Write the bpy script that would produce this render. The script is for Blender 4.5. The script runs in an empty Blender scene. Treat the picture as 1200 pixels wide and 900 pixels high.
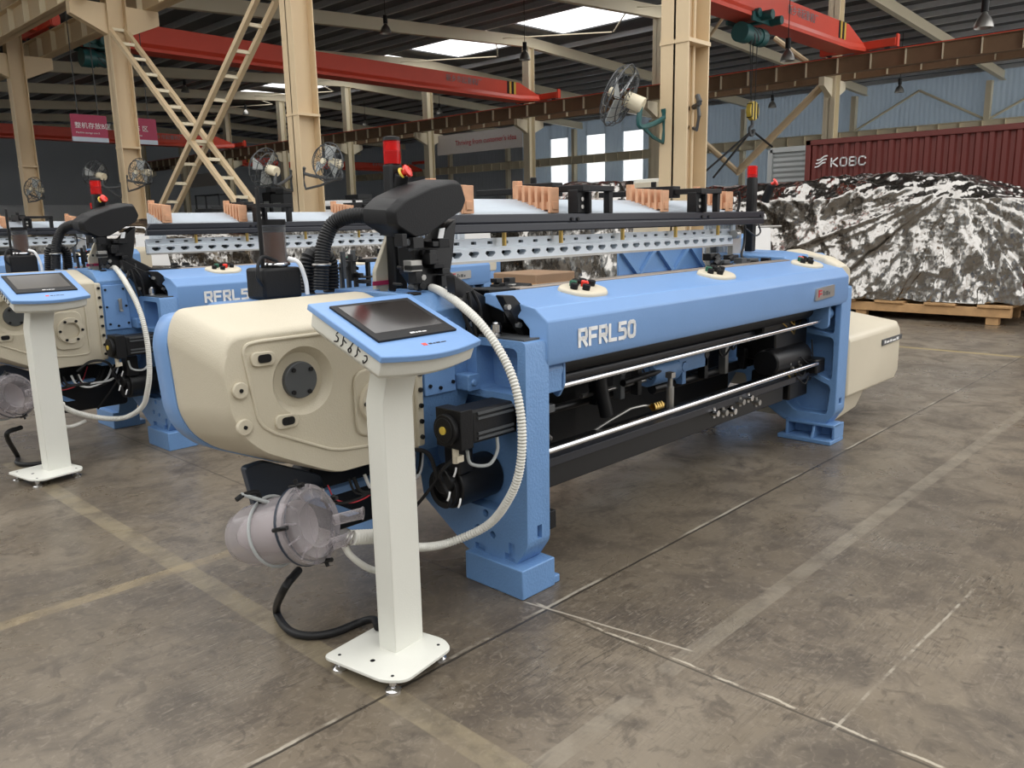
import bpy, bmesh, math, random
from mathutils import Vector, Matrix, noise
random.seed(7)
C = bpy.context.scene.collection
PI = math.pi
# ---------------------------------------------------------------- camera
FPX, PITCH, ROLL, YAW = 955.285, 0.196952, -0.0197949, 0.764958
H = 1.55
cy, sy, cp, sp = math.cos(YAW), math.sin(YAW), math.cos(PITCH), math.sin(PITCH)
FW = Vector((cy*cp, sy*cp, -sp)); RT0 = Vector((sy, -cy, 0)); UP0 = RT0.cross(FW)
RT = RT0*math.cos(ROLL)+UP0*math.sin(ROLL); UP = -RT0*math.sin(ROLL)+UP0*math.cos(ROLL)
CAM = Vector((0, 0, H))
def at(x, y, X=None, Y=None, Z=None):
    """point seen at photo position (x, y) on a world plane"""
    d = FW*FPX + RT*(x-600) + UP*(450-y)
    for v, i in ((X, 0), (Y, 1), (Z, 2)):
        if v is not None: return CAM + d*((v-CAM[i])/d[i])
cam = bpy.data.cameras.new('camera'); co = bpy.data.objects.new('camera', cam); C.objects.link(co)
M = Matrix((RT, UP, -FW)).transposed().to_4x4(); M.translation = CAM
co.matrix_world = M; cam.sensor_width = 36; cam.lens = FPX/1200*36; cam.clip_end = 400; cam.clip_start = .05
bpy.context.scene.camera = co
vs = bpy.context.scene.view_settings
vs.view_transform = 'Standard'; vs.look = 'None'; vs.gamma = 1; vs.use_curve_mapping = False; vs.exposure = 0.0

# ---------------------------------------------------------------- materials
def mat(name, col, rough=.5, metal=0, var=.06, vscale=6, bump=0, bscale=40, spec=.5, coat=0):
    m = bpy.data.materials.new(name); m.use_nodes = True
    nt = m.node_tree; b = nt.nodes['Principled BSDF']
    b.inputs['Roughness'].default_value = rough; b.inputs['Metallic'].default_value = metal
    b.inputs['Specular IOR Level'].default_value = spec; b.inputs['Coat Weight'].default_value = coat
    tc = nt.nodes.new('ShaderNodeTexCoord'); n = nt.nodes.new('ShaderNodeTexNoise')
    n.inputs['Scale'].default_value = vscale; n.inputs['Detail'].default_value = 5
    nt.links.new(tc.outputs['Object'], n.inputs['Vector'])
    mx = nt.nodes.new('ShaderNodeMix'); mx.data_type = 'RGBA'
    c = list(col); mx.inputs['A'].default_value = [v*(1-var) for v in c]+[1]
    mx.inputs['B'].default_value = [min(1, v*(1+var)) for v in c]+[1]
    nt.links.new(n.outputs['Fac'], mx.inputs['Factor']); nt.links.new(mx.outputs['Result'], b.inputs['Base Color'])
    if bump:
        n2 = nt.nodes.new('ShaderNodeTexNoise'); n2.inputs['Scale'].default_value = bscale
        nt.links.new(tc.outputs['Object'], n2.inputs['Vector'])
        bp = nt.nodes.new('ShaderNodeBump'); bp.inputs['Strength'].default_value = bump; bp.inputs['Distance'].default_value = .01
        nt.links.new(n2.outputs['Fac'], bp.inputs['Height']); nt.links.new(bp.outputs['Normal'], b.inputs['Normal'])
    return m
MT = dict(
 blue=mat('blue_enamel', (.175, .325, .61), .38, var=.05, bump=.05, bscale=60),
 blue_cast=mat('blue_cast_paint', (.14, .275, .52), .42, var=.10, bump=.25, bscale=90),
 cream=mat('cream_enamel', (.62, .56, .44), .42, var=.04, bump=.06, bscale=120),
 cream2=mat('cream_textured_cover', (.57, .515, .40), .5, var=.04, bump=.15, bscale=220),
 white=mat('off_white_powder_coat', (.72, .72, .66), .42, var=.03, bump=.05, bscale=160),
 black=mat('black_plastic', (.008, .008, .009), .5, bump=.1, bscale=150, spec=.3),
 blackm=mat('black_oiled_metal', (.007, .007, .008), .38, var=.3, spec=.4),
 rubber=mat('black_rubber', (.011, .011, .012), .5, spec=.35),
 navy=mat('dark_blue_sheet', (.02, .03, .05), .4),
 rail=mat('black_anodised_rail', (.02, .022, .03), .3, metal=.2),
 chrome=mat('chrome', (.75, .75, .76), .16, 1, var=.02),
 steel=mat('dull_steel', (.42, .41, .39), .38, .9, var=.15, vscale=12),
 alu=mat('white_aluminium_profile', (.70, .76, .82), .35, .15, var=.04),
 strip=mat('worn_metal_strip', (.33, .28, .24), .4, .6, var=.2),
 hose=mat('white_corrugated_hose', (.68, .67, .62), .5),
 red=mat('red_signal_plastic', (.75, .035, .02), .25, spec=.7),
 yellow=mat('yellow_plastic', (.75, .55, .08), .4),
 brass=mat('brass', (.65, .45, .15), .3, 1),
 green=mat('green_button', (.02, .12, .07), .3),
 lettering=mat('white_lettering', (.85, .85, .85), .4, var=.01),
 ink=mat('black_marker_ink', (.01, .01, .01), .6),
 redink=mat('red_print', (.55, .04, .06), .5),
 wood=mat('sawn_pink_wood', (.62, .34, .20), .7, var=.25, vscale=18),
 pallet=mat('pallet_wood', (.50, .30, .14), .75, var=.35, vscale=8, bump=.3, bscale=30),
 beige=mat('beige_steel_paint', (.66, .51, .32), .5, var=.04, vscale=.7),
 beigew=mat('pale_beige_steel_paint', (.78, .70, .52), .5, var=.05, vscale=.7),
 brown=mat('rusty_brown_runway_paint', (.27, .17, .10), .6, var=.2, vscale=3),
 crane=mat('crane_red_paint', (.80, .085, .045), .42, var=.08, vscale=1.5),
 hoist=mat('dark_green_hoist_paint', (.02, .10, .10), .4),
 purlin=mat('galvanised_purlin', (.55, .57, .60), .4, .3, var=.1),
 deck=mat('dark_roof_sheet', (.10, .105, .115), .5, var=.15, vscale=.5),
 sign=mat('magenta_sign', (.42, .03, .09), .5),
 signw=mat('pale_sign_strip', (.55, .62, .72), .5),
 banner=mat('white_banner_cloth', (.60, .56, .54), .7),
 grey=mat('grey_cabinet_paint', (.40, .42, .42), .5),
 darkgrey=mat('dark_grey_paint', (.07, .075, .08), .5),
 tarp=mat('pale_plastic_sheet', (.62, .64, .66), .35, bump=.3, bscale=5),
 cont=mat('dark_red_container_paint', (.13, .021, .016), .5, var=.2, vscale=1.2),
)
def glassy(name, col, tr=.75, rough=.08, emax=.6):
    m = bpy.data.materials.new(name); m.use_nodes = True; nt = m.node_tree; nt.nodes.clear()
    o = nt.nodes.new('ShaderNodeOutputMaterial'); mx = nt.nodes.new('ShaderNodeMixShader')
    t = nt.nodes.new('ShaderNodeBsdfTransparent'); g = nt.nodes.new('ShaderNodeBsdfPrincipled')
    t.inputs[0].default_value = (*[.5+.5*c for c in col], 1); g.inputs['Base Color'].default_value = (*col, 1); g.inputs['Roughness'].default_value = rough
    lw = nt.nodes.new('ShaderNodeLayerWeight'); lw.inputs['Blend'].default_value = .35
    mp = nt.nodes.new('ShaderNodeMapRange'); mp.inputs['To Min'].default_value = 1-tr; mp.inputs['To Max'].default_value = emax
    nt.links.new(lw.outputs['Facing'], mp.inputs['Value']); nt.links.new(mp.outputs['Result'], mx.inputs[0])
    nt.links.new(t.outputs[0], mx.inputs[1]); nt.links.new(g.outputs[0], mx.inputs[2]); nt.links.new(mx.outputs[0], o.inputs[0])
    return m
MT['clear'] = glassy('clear_cup_plastic', (.62, .58, .60), .86, emax=.7)
MT['redlens'] = glassy('red_beacon_lens', (.80, .015, .015), .6, emax=.55)
MT['amber'] = mat('dark_amber_oil', (.075, .028, .012), .25)
MT['tubeglass'] = glassy('clear_oil_cup', (.7, .72, .75), .95, emax=.35)
MT['sheer'] = glassy('translucent_window_sheet', (.9, .93, .95), .85, .4)
# screen
MT['screen'] = mat('dark_glossy_screen', (.02, .016, .014), .12, spec=.8)
# foil
def foil_mat():
    m = bpy.data.materials.new('crinkled_silver_foil'); m.use_nodes = True; nt = m.node_tree; b = nt.nodes['Principled BSDF']
    b.inputs['Base Color'].default_value = (.40, .385, .365, 1); b.inputs['Metallic'].default_value = 1; b.inputs['Roughness'].default_value = .22
    tc = nt.nodes.new('ShaderNodeTexCoord'); g = nt.nodes.new('ShaderNodeNewGeometry')
    def vm(op, a, c):
        n = nt.nodes.new('ShaderNodeVectorMath'); n.operation = op
        for i, v in enumerate((a, c)):
            if isinstance(v, tuple): n.inputs[i].default_value = v
            elif isinstance(v, float): n.inputs['Scale'].default_value = v
            elif v is not None: nt.links.new(v, n.inputs[i])
        return n.outputs[0]
    acc = g.outputs['Normal']
    for sc, k, rot, st in ((3.4, .17, .8, (1, 2.4, .4)), (9.0, .22, -.7, (1, 1.5, .6)), (26.0, .24, .4, (1, 1, .8))):
        mp = nt.nodes.new('ShaderNodeMapping'); mp.inputs['Rotation'].default_value = (rot, rot*.15, 0); mp.inputs['Scale'].default_value = st
        nt.links.new(tc.outputs['Object'], mp.inputs['Vector'])
        n = nt.nodes.new('ShaderNodeTexNoise'); n.inputs['Scale'].default_value = sc*.8; n.inputs['Detail'].default_value = 2
        nt.links.new(mp.outputs['Vector'], n.inputs['Vector'])
        off = vm('SCALE', n.outputs['Color'], .25/sc)
        v = nt.nodes.new('ShaderNodeTexVoronoi'); v.inputs['Scale'].default_value = sc
        nt.links.new(vm('ADD', mp.outputs['Vector'], off), v.inputs['Vector'])
        acc = vm('ADD', acc, vm('SCALE', vm('SUBTRACT', v.outputs['Color'], (.5, .5, .5)), k))
    nt.links.new(vm('NORMALIZE', acc, None), b.inputs['Normal'])
    return m
MT['foil'] = foil_mat()

# floor material ---------------------------------------------------------
def floor_mat():
    m = bpy.data.materials.new('worn_concrete_floor'); m.use_nodes = True; nt = m.node_tree; N = nt.nodes; L = nt.links
    b = N['Principled BSDF']
    tc = N.new('ShaderNodeTexCoord'); sep = N.new('ShaderNodeSeparateXYZ'); L.new(tc.outputs['Object'], sep.inputs[0])
    def val(x): 
        return x
    def math_(op, a, b_=None, c=None, clamp=False):
        n = N.new('ShaderNodeMath'); n.operation = op; n.use_clamp = clamp
        for i, v in enumerate((a, b_, c)):
            if v is None: continue
            if isinstance(v, (int, float)): n.inputs[i].default_value = v
            else: L.new(v, n.inputs[i])
        return n.outputs[0]
    def noise_(scale, detail=6, dist=0, vec=None, rough=.6):
        n = N.new('ShaderNodeTexNoise'); n.inputs['Scale'].default_value = scale; n.inputs['Detail'].default_value = detail
        n.inputs['Distortion'].default_value = dist; n.inputs['Roughness'].default_value = rough
        L.new(vec if vec else tc.outputs['Object'], n.inputs['Vector']); return n.outputs['Fac']
    def ramp(v, lo, hi, a=0., b_=1.):
        n = N.new('ShaderNodeMapRange'); n.interpolation_type = 'SMOOTHSTEP'
        for k, x in (('From Min', lo), ('From Max', hi), ('To Min', a), ('To Max', b_)): n.inputs[k].default_value = x
        L.new(v, n.inputs['Value']); return n.outputs['Result']
    X, Y = sep.outputs[0], sep.outputs[1]
    def mixc(f, a, c):
        n = N.new('ShaderNodeMix'); n.data_type = 'RGBA'; L.new(f, n.inputs['Factor'])
        for k, v in (('A', a), ('B', c)):
            if isinstance(v, tuple): n.inputs[k].default_value = (*v, 1)
            else: L.new(v, n.inputs[k])
        return n.outputs['Result']
    big = noise_(.55, 4, .4); mid = noise_(3.2, 8, .6); fine = noise_(26, 8, 1.5)
    col = mixc(ramp(big, .35, .65), (.125, .101, .074), (.215, .178, .132))
    col = mixc(ramp(mid, .44, .66, 0, .8), col, (.080, .064, .049))
    col = mixc(ramp(fine, .50, .72, 0, .5), col, (.26, .22, .17))
    col = mixc(ramp(noise_(11, 8, 1.2), .52, .66, 0, .55), col, (.065, .052, .04))
    # scuffs: stretched noise in two directions
    def scuff(rot, sx, sy_, lo, hi, colr, amt):
        nonlocal col
        mp = N.new('ShaderNodeMapping'); mp.inputs['Rotation'].default_value = (0, 0, rot); mp.inputs['Scale'].default_value = (sx, sy_, 1)
        L.new(tc.outputs['Object'], mp.inputs['Vector'])
        f = noise_(1, 7, .3, mp.outputs['Vector'], .7)
        msk = math_('MULTIPLY', ramp(f, lo, hi, 0, amt), ramp(noise_(.9, 3), .4, .62))
        col = mixc(msk, col, colr)
    scuff(.15, 9, 130, .56, .63, (.04, .033, .028), .8)
    scuff(.5, 5, 60, .55, .66, (.06, .048, .038), .7)
    scuff(-.9, 9, 90, .56, .66, (.05, .042, .033), .6)
    scuff(1.2, 150, 9, .57, .65, (.05, .042, .036), .6)
    scuff(.7, 9, 150, .58, .66, (.34, .30, .24), .7)
    scuff(.2, 10, 40, .60, .70, (.30, .26, .20), .6)
    scuff(-.5, 5, 110, .60, .67, (.33, .29, .24), .6)
    spots = N.new('ShaderNodeTexVoronoi'); spots.inputs['Scale'].default_value = 4.5; L.new(tc.outputs['Object'], spots.inputs['Vector'])
    col = mixc(math_('MULTIPLY', ramp(spots.outputs['Distance'], .02, .08, .8, 0), ramp(noise_(2), .5, .6)), col, (.03, .026, .022))
    wob = math_('MULTIPLY', math_('SUBTRACT', noise_(6, 6), .5), .03)
    def band(coord, c0, w, soft=.004, other=None, lo=None, hi=None, wobk=1.):
        d = math_('ABSOLUTE', math_('SUBTRACT', math_('ADD', coord, math_('MULTIPLY', wob, wobk)), c0))
        f = ramp(d, w, w+soft, 1, 0)
        if other is not None:
            f = math_('MULTIPLY', f, math_('MULTIPLY', ramp(other, lo-.02, lo+.02), ramp(other, hi-.02, hi+.02, 1, 0)))
        return f
    patch = ramp(noise_(7, 6), .35, .6, .35, 1)
    # light worn tape strips
    t1 = band(Y, 1.405, .032, .006, X, -5, 2.03, .3); t2 = band(Y, 1.42, .035, .006, X, 2.22, 30, .3)
    col = mixc(math_('MULTIPLY', math_('MAXIMUM', t1, t2), math_('MULTIPLY', patch, .5)), col, (.28, .245, .19))
    t3 = band(X, 1.49, .045, .008, Y, -4, 6.2, .3)
    col = mixc(math_('MULTIPLY', t3, math_('MULTIPLY', patch, .5)), col, (.30, .25, .16))
    t4 = band(Y, 3.58, .035, .01, X, .2, 1.9, .4)
    col = mixc(math_('MULTIPLY', t4, math_('MULTIPLY', patch, .45)), col, (.36, .28, .16))
    t5 = band(X, 10.1, .04, .01, Y, -6, 4, .3)
    col = mixc(math_('MULTIPLY', t5, .6), col, (.42, .32, .12))
    # saw cut joint along the loom front, edge chips
    j = band(Y, 2.035, .004, .004, None, None, None, .2)
    col = mixc(math_('MULTIPLY', j, .85), col, (.03, .025, .02))
    j2 = band(Y, 2.05, .004, .006, None, None, None, .9)
    col = mixc(math_('MULTIPLY', j2, ramp(noise_(3), .45, .6, 0, .7)), col, (.45, .41, .34))
    jj = band(X, 2.30, .003, .004, Y, -8, 8, .15)
    col = mixc(math_('MULTIPLY', jj, .7), col, (.045, .038, .03))
    k = band(X, 2.318, .003, .005, Y, -3, 2.1, 1.6)
    col = mixc(math_('MULTIPLY', k, ramp(noise_(9), .45, .58, .0, .8)), col, (.50, .45, .36))
    slant = math_('ADD', X, math_('MULTIPLY', Y, .16))
    k2 = band(slant, 2.635, .003, .004, Y, 1.43, 2.15, .25)
    col = mixc(math_('MULTIPLY', k2, .7), col, (.48, .43, .35))
    k3 = band(math_('ADD', Y, math_('MULTIPLY', math_('SINE', math_('MULTIPLY', X, 2.1)), .02)), .835, .003, .004, X, 2.2, 3.6, .6)
    col = mixc(math_('MULTIPLY', k3, ramp(noise_(7), .45, .6, .05, .7)), col, (.42, .38, .31))
    L.new(col, b.inputs['Base Color'])
    L.new(ramp(math_('ADD', math_('MULTIPLY', mid, .6), math_('MULTIPLY', big, .5)), .35, .75, .22, .52), b.inputs['Roughness'])
    b.inputs['Specular IOR Level'].default_value = .55
    bp = N.new('ShaderNodeBump'); bp.inputs['Strength'].default_value = .25; bp.inputs['Distance'].default_value = .006
    hgt = math_('SUBTRACT', math_('ADD', math_('MULTIPLY', mid, .6), math_('MULTIPLY', fine, .3)), math_('MULTIPLY', j, 1.))
    L.new(hgt, bp.inputs['Height']); L.new(bp.outputs['Normal'], b.inputs['Normal'])
    return m
MT['floor'] = floor_mat()
def wave_sheet(name, col, scale, axis='Y', rough=.45, strength=.6, metal=0.):
    m = mat(name, col, rough, metal, var=.07, vscale=.6); nt = m.node_tree; b = nt.nodes['Principled BSDF']
    tc = nt.nodes.new('ShaderNodeTexCoord'); w = nt.nodes.new('ShaderNodeTexWave'); w.bands_direction = axis; w.inputs['Scale'].default_value = scale
    nt.links.new(tc.outputs['Object'], w.inputs['Vector'])
    bp = nt.nodes.new('ShaderNodeBump'); bp.inputs['Strength'].default_value = strength; bp.inputs['Distance'].default_value = .05
    nt.links.new(w.outputs['Fac'], bp.inputs['Height']); nt.links.new(bp.outputs['Normal'], b.inputs['Normal'])
    return m
MT['wallsheet'] = wave_sheet('pale_blue_corrugated_wall', (.42, .50, .56), 1.1)
MT['walldark'] = wave_sheet('grey_corrugated_wall', (.34, .36, .38), 1.1)
MT['shutter'] = wave_sheet('grey_roller_shutter', (.36, .38, .38), 3, 'Z')

def backlit(m, fac, col):
    nt = m.node_tree; o = nt.nodes['Material Output']; b = nt.nodes['Principled BSDF']
    t = nt.nodes.new('ShaderNodeBsdfTranslucent'); t.inputs[0].default_value = (*col, 1)
    x = nt.nodes.new('ShaderNodeMixShader'); x.inputs[0].default_value = fac
    nt.links.new(b.outputs[0], x.inputs[1]); nt.links.new(t.outputs[0], x.inputs[2]); nt.links.new(x.outputs[0], o.inputs[0])
backlit(MT['wallsheet'], .30, (.62, .68, .74)); backlit(MT['walldark'], .14, (.5, .52, .55))
# ---------------------------------------------------------------- mesh helpers
class MB:
    def __init__(s): s.b = bmesh.new()
    def box(s, x0, x1, y0, y1, z0, z1, mtx=None):
        v = [s.b.verts.new((x, y, z)) for x in (x0, x1) for y in (y0, y1) for z in (z0, z1)]
        for f in ((0, 1, 3, 2), (4, 6, 7, 5), (0, 4, 5, 1), (2, 3, 7, 6), (0, 2, 6, 4), (1, 5, 7, 3)): s.b.faces.new([v[i] for i in f])
        if mtx: bmesh.ops.transform(s.b, matrix=mtx, verts=v)
        return s
    def loft(s, rings, cap=True, closed=True):
        R = [[s.b.verts.new(p) for p in r] for r in rings]; n = len(R[0])
        for a, c in zip(R, R[1:]):
            for i in range(n if closed else n-1):
                j = (i+1) % n
                try: s.b.faces.new((a[i], a[j], c[j], c[i]))
                except ValueError: pass
        if cap:
            s.b.faces.new(R[0][::-1]); s.b.faces.new(R[-1])
        return s
    def prism(s, pts, axis, a0, a1):
        def P(p, a): return {'X': (a, p[0], p[1]), 'Y': (p[0], a, p[1]), 'Z': (p[0], p[1], a)}[axis]
        return s.loft([[P(p, a0) for p in pts], [P(p, a1) for p in pts]])
    def cyl(s, p0, p1, r, r1=None, n=20):
        p0 = Vector(p0); p1 = Vector(p1); r1 = r if r1 is None else r1
        d = (p1-p0).normalized(); a = d.orthogonal().normalized(); b_ = d.cross(a)
        ring = lambda p, q: [p+(a*math.cos(t)+b_*math.sin(t))*q for t in [2*PI*i/n for i in range(n)]]
        return s.loft([ring(p0, r), ring(p1, r1)])
    def lathe(s, p0, axis, prof, n=28, cap=False):
        p0 = Vector(p0); d = Vector(axis).normalized(); a = d.orthogonal().normalized(); b_ = d.cross(a)
        return s.loft([[p0+d*h+(a*math.cos(2*PI*i/n)+b_*math.sin(2*PI*i/n))*max(r, 1e-4) for i in range(n)] for r, h in prof], cap=cap)
    def tube(s, pts, r, n=10, sub=8, rib=0, ribstep=.012, cap=True):
        P = [Vector(p) for p in pts]
        if sub > 1 and len(P) > 2:
            Q = []
            E_ = [P[0]*2-P[1]]+P+[P[-1]*2-P[-2]]
            for i in range(1, len(E_)-2):
                a, b_, c, d = E_[i-1:i+3]
                for k in range(sub):
                    t = k/sub
                    Q.append(.5*((2*b_)+(c-a)*t+(2*a-5*b_+4*c-d)*t*t+(3*b_-a-3*c+d)*t**3))
            Q.append(P[-1]); P = Q
        if rib:
            Q = [P[0]]; acc = 0.; out = [P[0]]; step = ribstep/2
            for a, b_ in zip(P, P[1:]):
                L_ = (b_-a).length; t = step-acc
                while t <= L_:
                    out.append(a+(b_-a)*(t/L_)); t += step
                acc = L_-(t-step)
            P = out
        rings = []; up = None
        for i, p in enumerate(P):
            d = (P[min(i+1, len(P)-1)]-P[max(i-1, 0)])
            if d.length < 1e-9: d = Vector((0, 0, 1))
            d.normalize()
            if up is None: up = d.orthogonal().normalized()
            up = (up-d*up.dot(d)).normalized(); w = d.cross(up)
            rr = r*(1-rib*(i % 2)) if rib else r
            rings.append([p+(up*math.cos(2*PI*k/n)+w*math.sin(2*PI*k/n))*rr for k in range(n)])
        return s.loft(rings, cap=cap)
    def torus(s, c, axis, R, r, n=28, m=8):
        c = Vector(c); d = Vector(axis).normalized(); a = d.orthogonal().normalized(); b_ = d.cross(a)
        V = [[s.b.verts.new(c+(a*math.cos(2*PI*i/n)+b_*math.sin(2*PI*i/n))*(R+r*math.cos(2*PI*j/m))+d*r*math.sin(2*PI*j/m)) for j in range(m)] for i in range(n)]
        for i in range(n):
            for j in range(m):
                s.b.faces.new((V[i][j], V[(i+1) % n][j], V[(i+1) % n][(j+1) % m], V[i][(j+1) % m]))
        return s
def obj(name, mb, m, parent=None, bevel=0, sharp=38, world=True):
    """one mesh object; mesh built in world coordinates is moved into its thing's space"""
    b = mb.b; bmesh.ops.recalc_face_normals(b, faces=b.faces)
    for f in b.faces: f.smooth = True
    for e in b.edges:
        if len(e.link_faces) == 2 and e.calc_face_angle(0) > math.radians(sharp): e.smooth = False
    me = bpy.data.meshes.new(name)
    root = parent
    while root is not None and root.parent is not None: root = root.parent
    off = Vector(root.location) if root is not None else None
    if root is None:
        xs = [v.co for v in b.verts]; lo = Vector([min(p[i] for p in xs) for i in range(3)]); hi = Vector([max(p[i] for p in xs) for i in range(3)])
        off = Vector(((lo.x+hi.x)/2, (lo.y+hi.y)/2, lo.z))
    bmesh.ops.translate(b, vec=-off, verts=b.verts)
    b.to_mesh(me); b.free(); me.materials.append(MT[m])
    o = bpy.data.objects.new(name, me); C.objects.link(o)
    if parent is not None: o.parent = parent
    else: o.location = off
    if bevel:
        md = o.modifiers.new('bevel', 'BEVEL'); md.width = bevel; md.segments = 2; md.limit_method = 'ANGLE'; md.angle_limit = math.radians(35)
        md.harden_normals = False
    return o
def thing(name, loc, label, cat, group=None):
    o = bpy.data.objects.new(name, None); C.objects.link(o); o.location = loc; o.empty_display_size = .1
    return tag(o, label, cat, group)
def tag(o, label, cat, group=None, kind=None):
    o['label'] = label; o['category'] = cat
    if group: o['group'] = group
    if kind: o['kind'] = kind
    return o
def struct(o): o['kind'] = 'structure'; return o
def cut(o, mb):
    """carve the pockets described by mb out of object o (mesh is replaced)"""
    b = mb.b; bmesh.ops.recalc_face_normals(b, faces=b.faces)
    root = o
    while root.parent: root = root.parent
    bmesh.ops.translate(b, vec=-Vector(root.location), verts=b.verts)
    me = bpy.data.meshes.new('c'); b.to_mesh(me); b.free(); c = bpy.data.objects.new('c', me); C.objects.link(c)
    c.matrix_world = Matrix.Translation(root.location)
    bpy.context.view_layer.update()
    bevs = [(m.width, m.segments, m.angle_limit) for m in o.modifiers]; o.modifiers.clear()
    md = o.modifiers.new('b', 'BOOLEAN'); md.object = c; md.operation = 'DIFFERENCE'; md.solver = 'EXACT'; md.use_self = True
    dg = bpy.context.evaluated_depsgraph_get(); ne = bpy.data.meshes.new_from_object(o.evaluated_get(dg))
    ne.name = o.data.name; o.modifiers.clear(); o.data = ne
    bm = bmesh.new(); bm.from_mesh(ne)
    for f in bm.faces: f.smooth = True
    for e in bm.edges:
        e.smooth = not (len(e.link_faces) == 2 and e.calc_face_angle(0) > math.radians(38))
    bm.to_mesh(ne); bm.free()
    bpy.data.objects.remove(c); bpy.data.meshes.remove(me)
    for w, sg, al in bevs:
        m = o.modifiers.new('bevel', 'BEVEL'); m.width = w; m.segments = sg; m.limit_method = 'ANGLE'; m.angle_limit = al
def rounded(pts, r, n=4):
    out = []; N_ = len(pts)
    for i in range(N_):
        p = Vector(pts[i]); a = Vector(pts[i-1])-p; b_ = Vector(pts[(i+1) % N_])-p
        q = min(r, a.length*.45, b_.length*.45); A = p+a.normalized()*q; B = p+b_.normalized()*q
        for k in range(n+1):
            t = k/n; out.append(tuple(A*(1-t)**2+p*2*t*(1-t)+B*t*t))
    return out
def text(name, s, m, parent, origin, ux, uy, size, depth=.001, offset=0., sx=1.):
    """lettering whose baseline starts at origin, running along ux, standing along uy"""
    cu = bpy.data.curves.new('t', 'FONT'); cu.body = s; cu.size = size; cu.extrude = depth; cu.offset = offset
    to = bpy.data.objects.new('t', cu); C.objects.link(to); bpy.context.view_layer.update()
    me = bpy.data.meshes.new_from_object(to.evaluated_get(bpy.context.evaluated_depsgraph_get()))
    bpy.data.objects.remove(to); bpy.data.curves.remove(cu)
    ux = Vector(ux).normalized(); uy = Vector(uy).normalized(); uz = ux.cross(uy)
    mx = Matrix((ux*sx, uy, uz)).transposed().to_4x4()
    root = parent
    while root is not None and root.parent is not None: root = root.parent
    mx.translation = Vector(origin)-(Vector(root.location) if root is not None else Vector())
    me.transform(mx); me.name = name; me.materials.clear(); me.materials.append(MT[m])
    o = bpy.data.objects.new(name, me); C.objects.link(o); o.parent = parent
    return o
def dashes(name, m, parent, origin, ux, uy, lens, h, gap=.004, depth=.0006):
    """a line of printing too small to read: a row of short marks"""
    mb = MB(); ux = Vector(ux).normalized(); uy = Vector(uy).normalized(); uz = ux.cross(uy); x = 0; o = Vector(origin)
    for i, l in enumerate(lens):
        hh = h*(1, .7, .85, .6)[i % 4]; q = [(x, 0), (x+l, 0), (x+l, hh), (x, hh)]
        mb.loft([[o+ux*a+uy*b_ for a, b_ in q], [o+ux*a+uy*b_+uz*depth for a, b_ in q]]); x += l+gap
    return obj(name, mb, m, parent)
GL = {  # stroke glyphs on a 1 x 1 square
 'R': [[(0, 0), (0, 1), (.9, 1), (1, .85), (1, .6), (.9, .45), (0, .45)], [(.5, .45), (1, 0)]],
 'F': [[(0, 0), (0, 1), (1, 1)], [(0, .48), (.85, .48)]],
 'L': [[(0, 1), (0, 0), (.95, 0)]],
 '5': [[(1, 1), (.05, 1), (.02, .58), (.72, .58), (.92, .5), (1, .36), (1, .2), (.9, .06), (.72, 0), (0, 0)]],
 '0': [[(.28, 0), (.08, .08), (0, .25), (0, .75), (.08, .92), (.28, 1), (.72, 1), (.92, .92), (1, .75), (1, .25), (.92, .08), (.72, 0), (.28, 0)]],
 'K': [[(0, 0), (0, 1)], [(.95, 1), (.1, .5), (1, 0)]],
 'O': [[(.2, 0), (0, .2), (0, .8), (.2, 1), (.8, 1), (1, .8), (1, .2), (.8, 0), (.2, 0)]],
 'B': [[(0, 0), (0, 1), (.8, 1), (.95, .85), (.95, .65), (.8, .52), (0, .52)], [(.8, .52), (1, .38), (1, .14), (.85, 0), (0, 0)]],
 'C': [[(1, .8), (.8, 1), (.2, 1), (0, .8), (0, .2), (.2, 0), (.8, 0), (1, .2)]]}
def strokes(name, s, m, parent, origin, ux, uy, h, w, gap, th, depth):
    mb = MB(); o = Vector(origin); ux = Vector(ux).normalized(); uy = Vector(uy).normalized(); uz = ux.cross(uy)
    for i, ch in enumerate(s):
        for ln in GL[ch]:
            for (a, b_), (c, d) in zip(ln, ln[1:]):
                P = o+ux*(i*(w+gap)+a*w)+uy*(b_*h); Q = o+ux*(i*(w+gap)+c*w)+uy*(d*h)
                t = (Q-P).normalized(); P = P-t*th*.45; Q = Q+t*th*.45; n_ = uz.cross(t)*th/2
                mb.loft([[P+n_, P-n_, Q-n_, Q+n_], [v+uz*depth for v in (P+n_, P-n_, Q-n_, Q+n_)]])
    return obj(name, mb, m, parent)
def copy_tree(o, parent=None):
    c = o.copy(); C.objects.link(c)
    if parent is not None: c.parent = parent
    for ch in list(o.children): copy_tree(ch, c)
    return c

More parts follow.
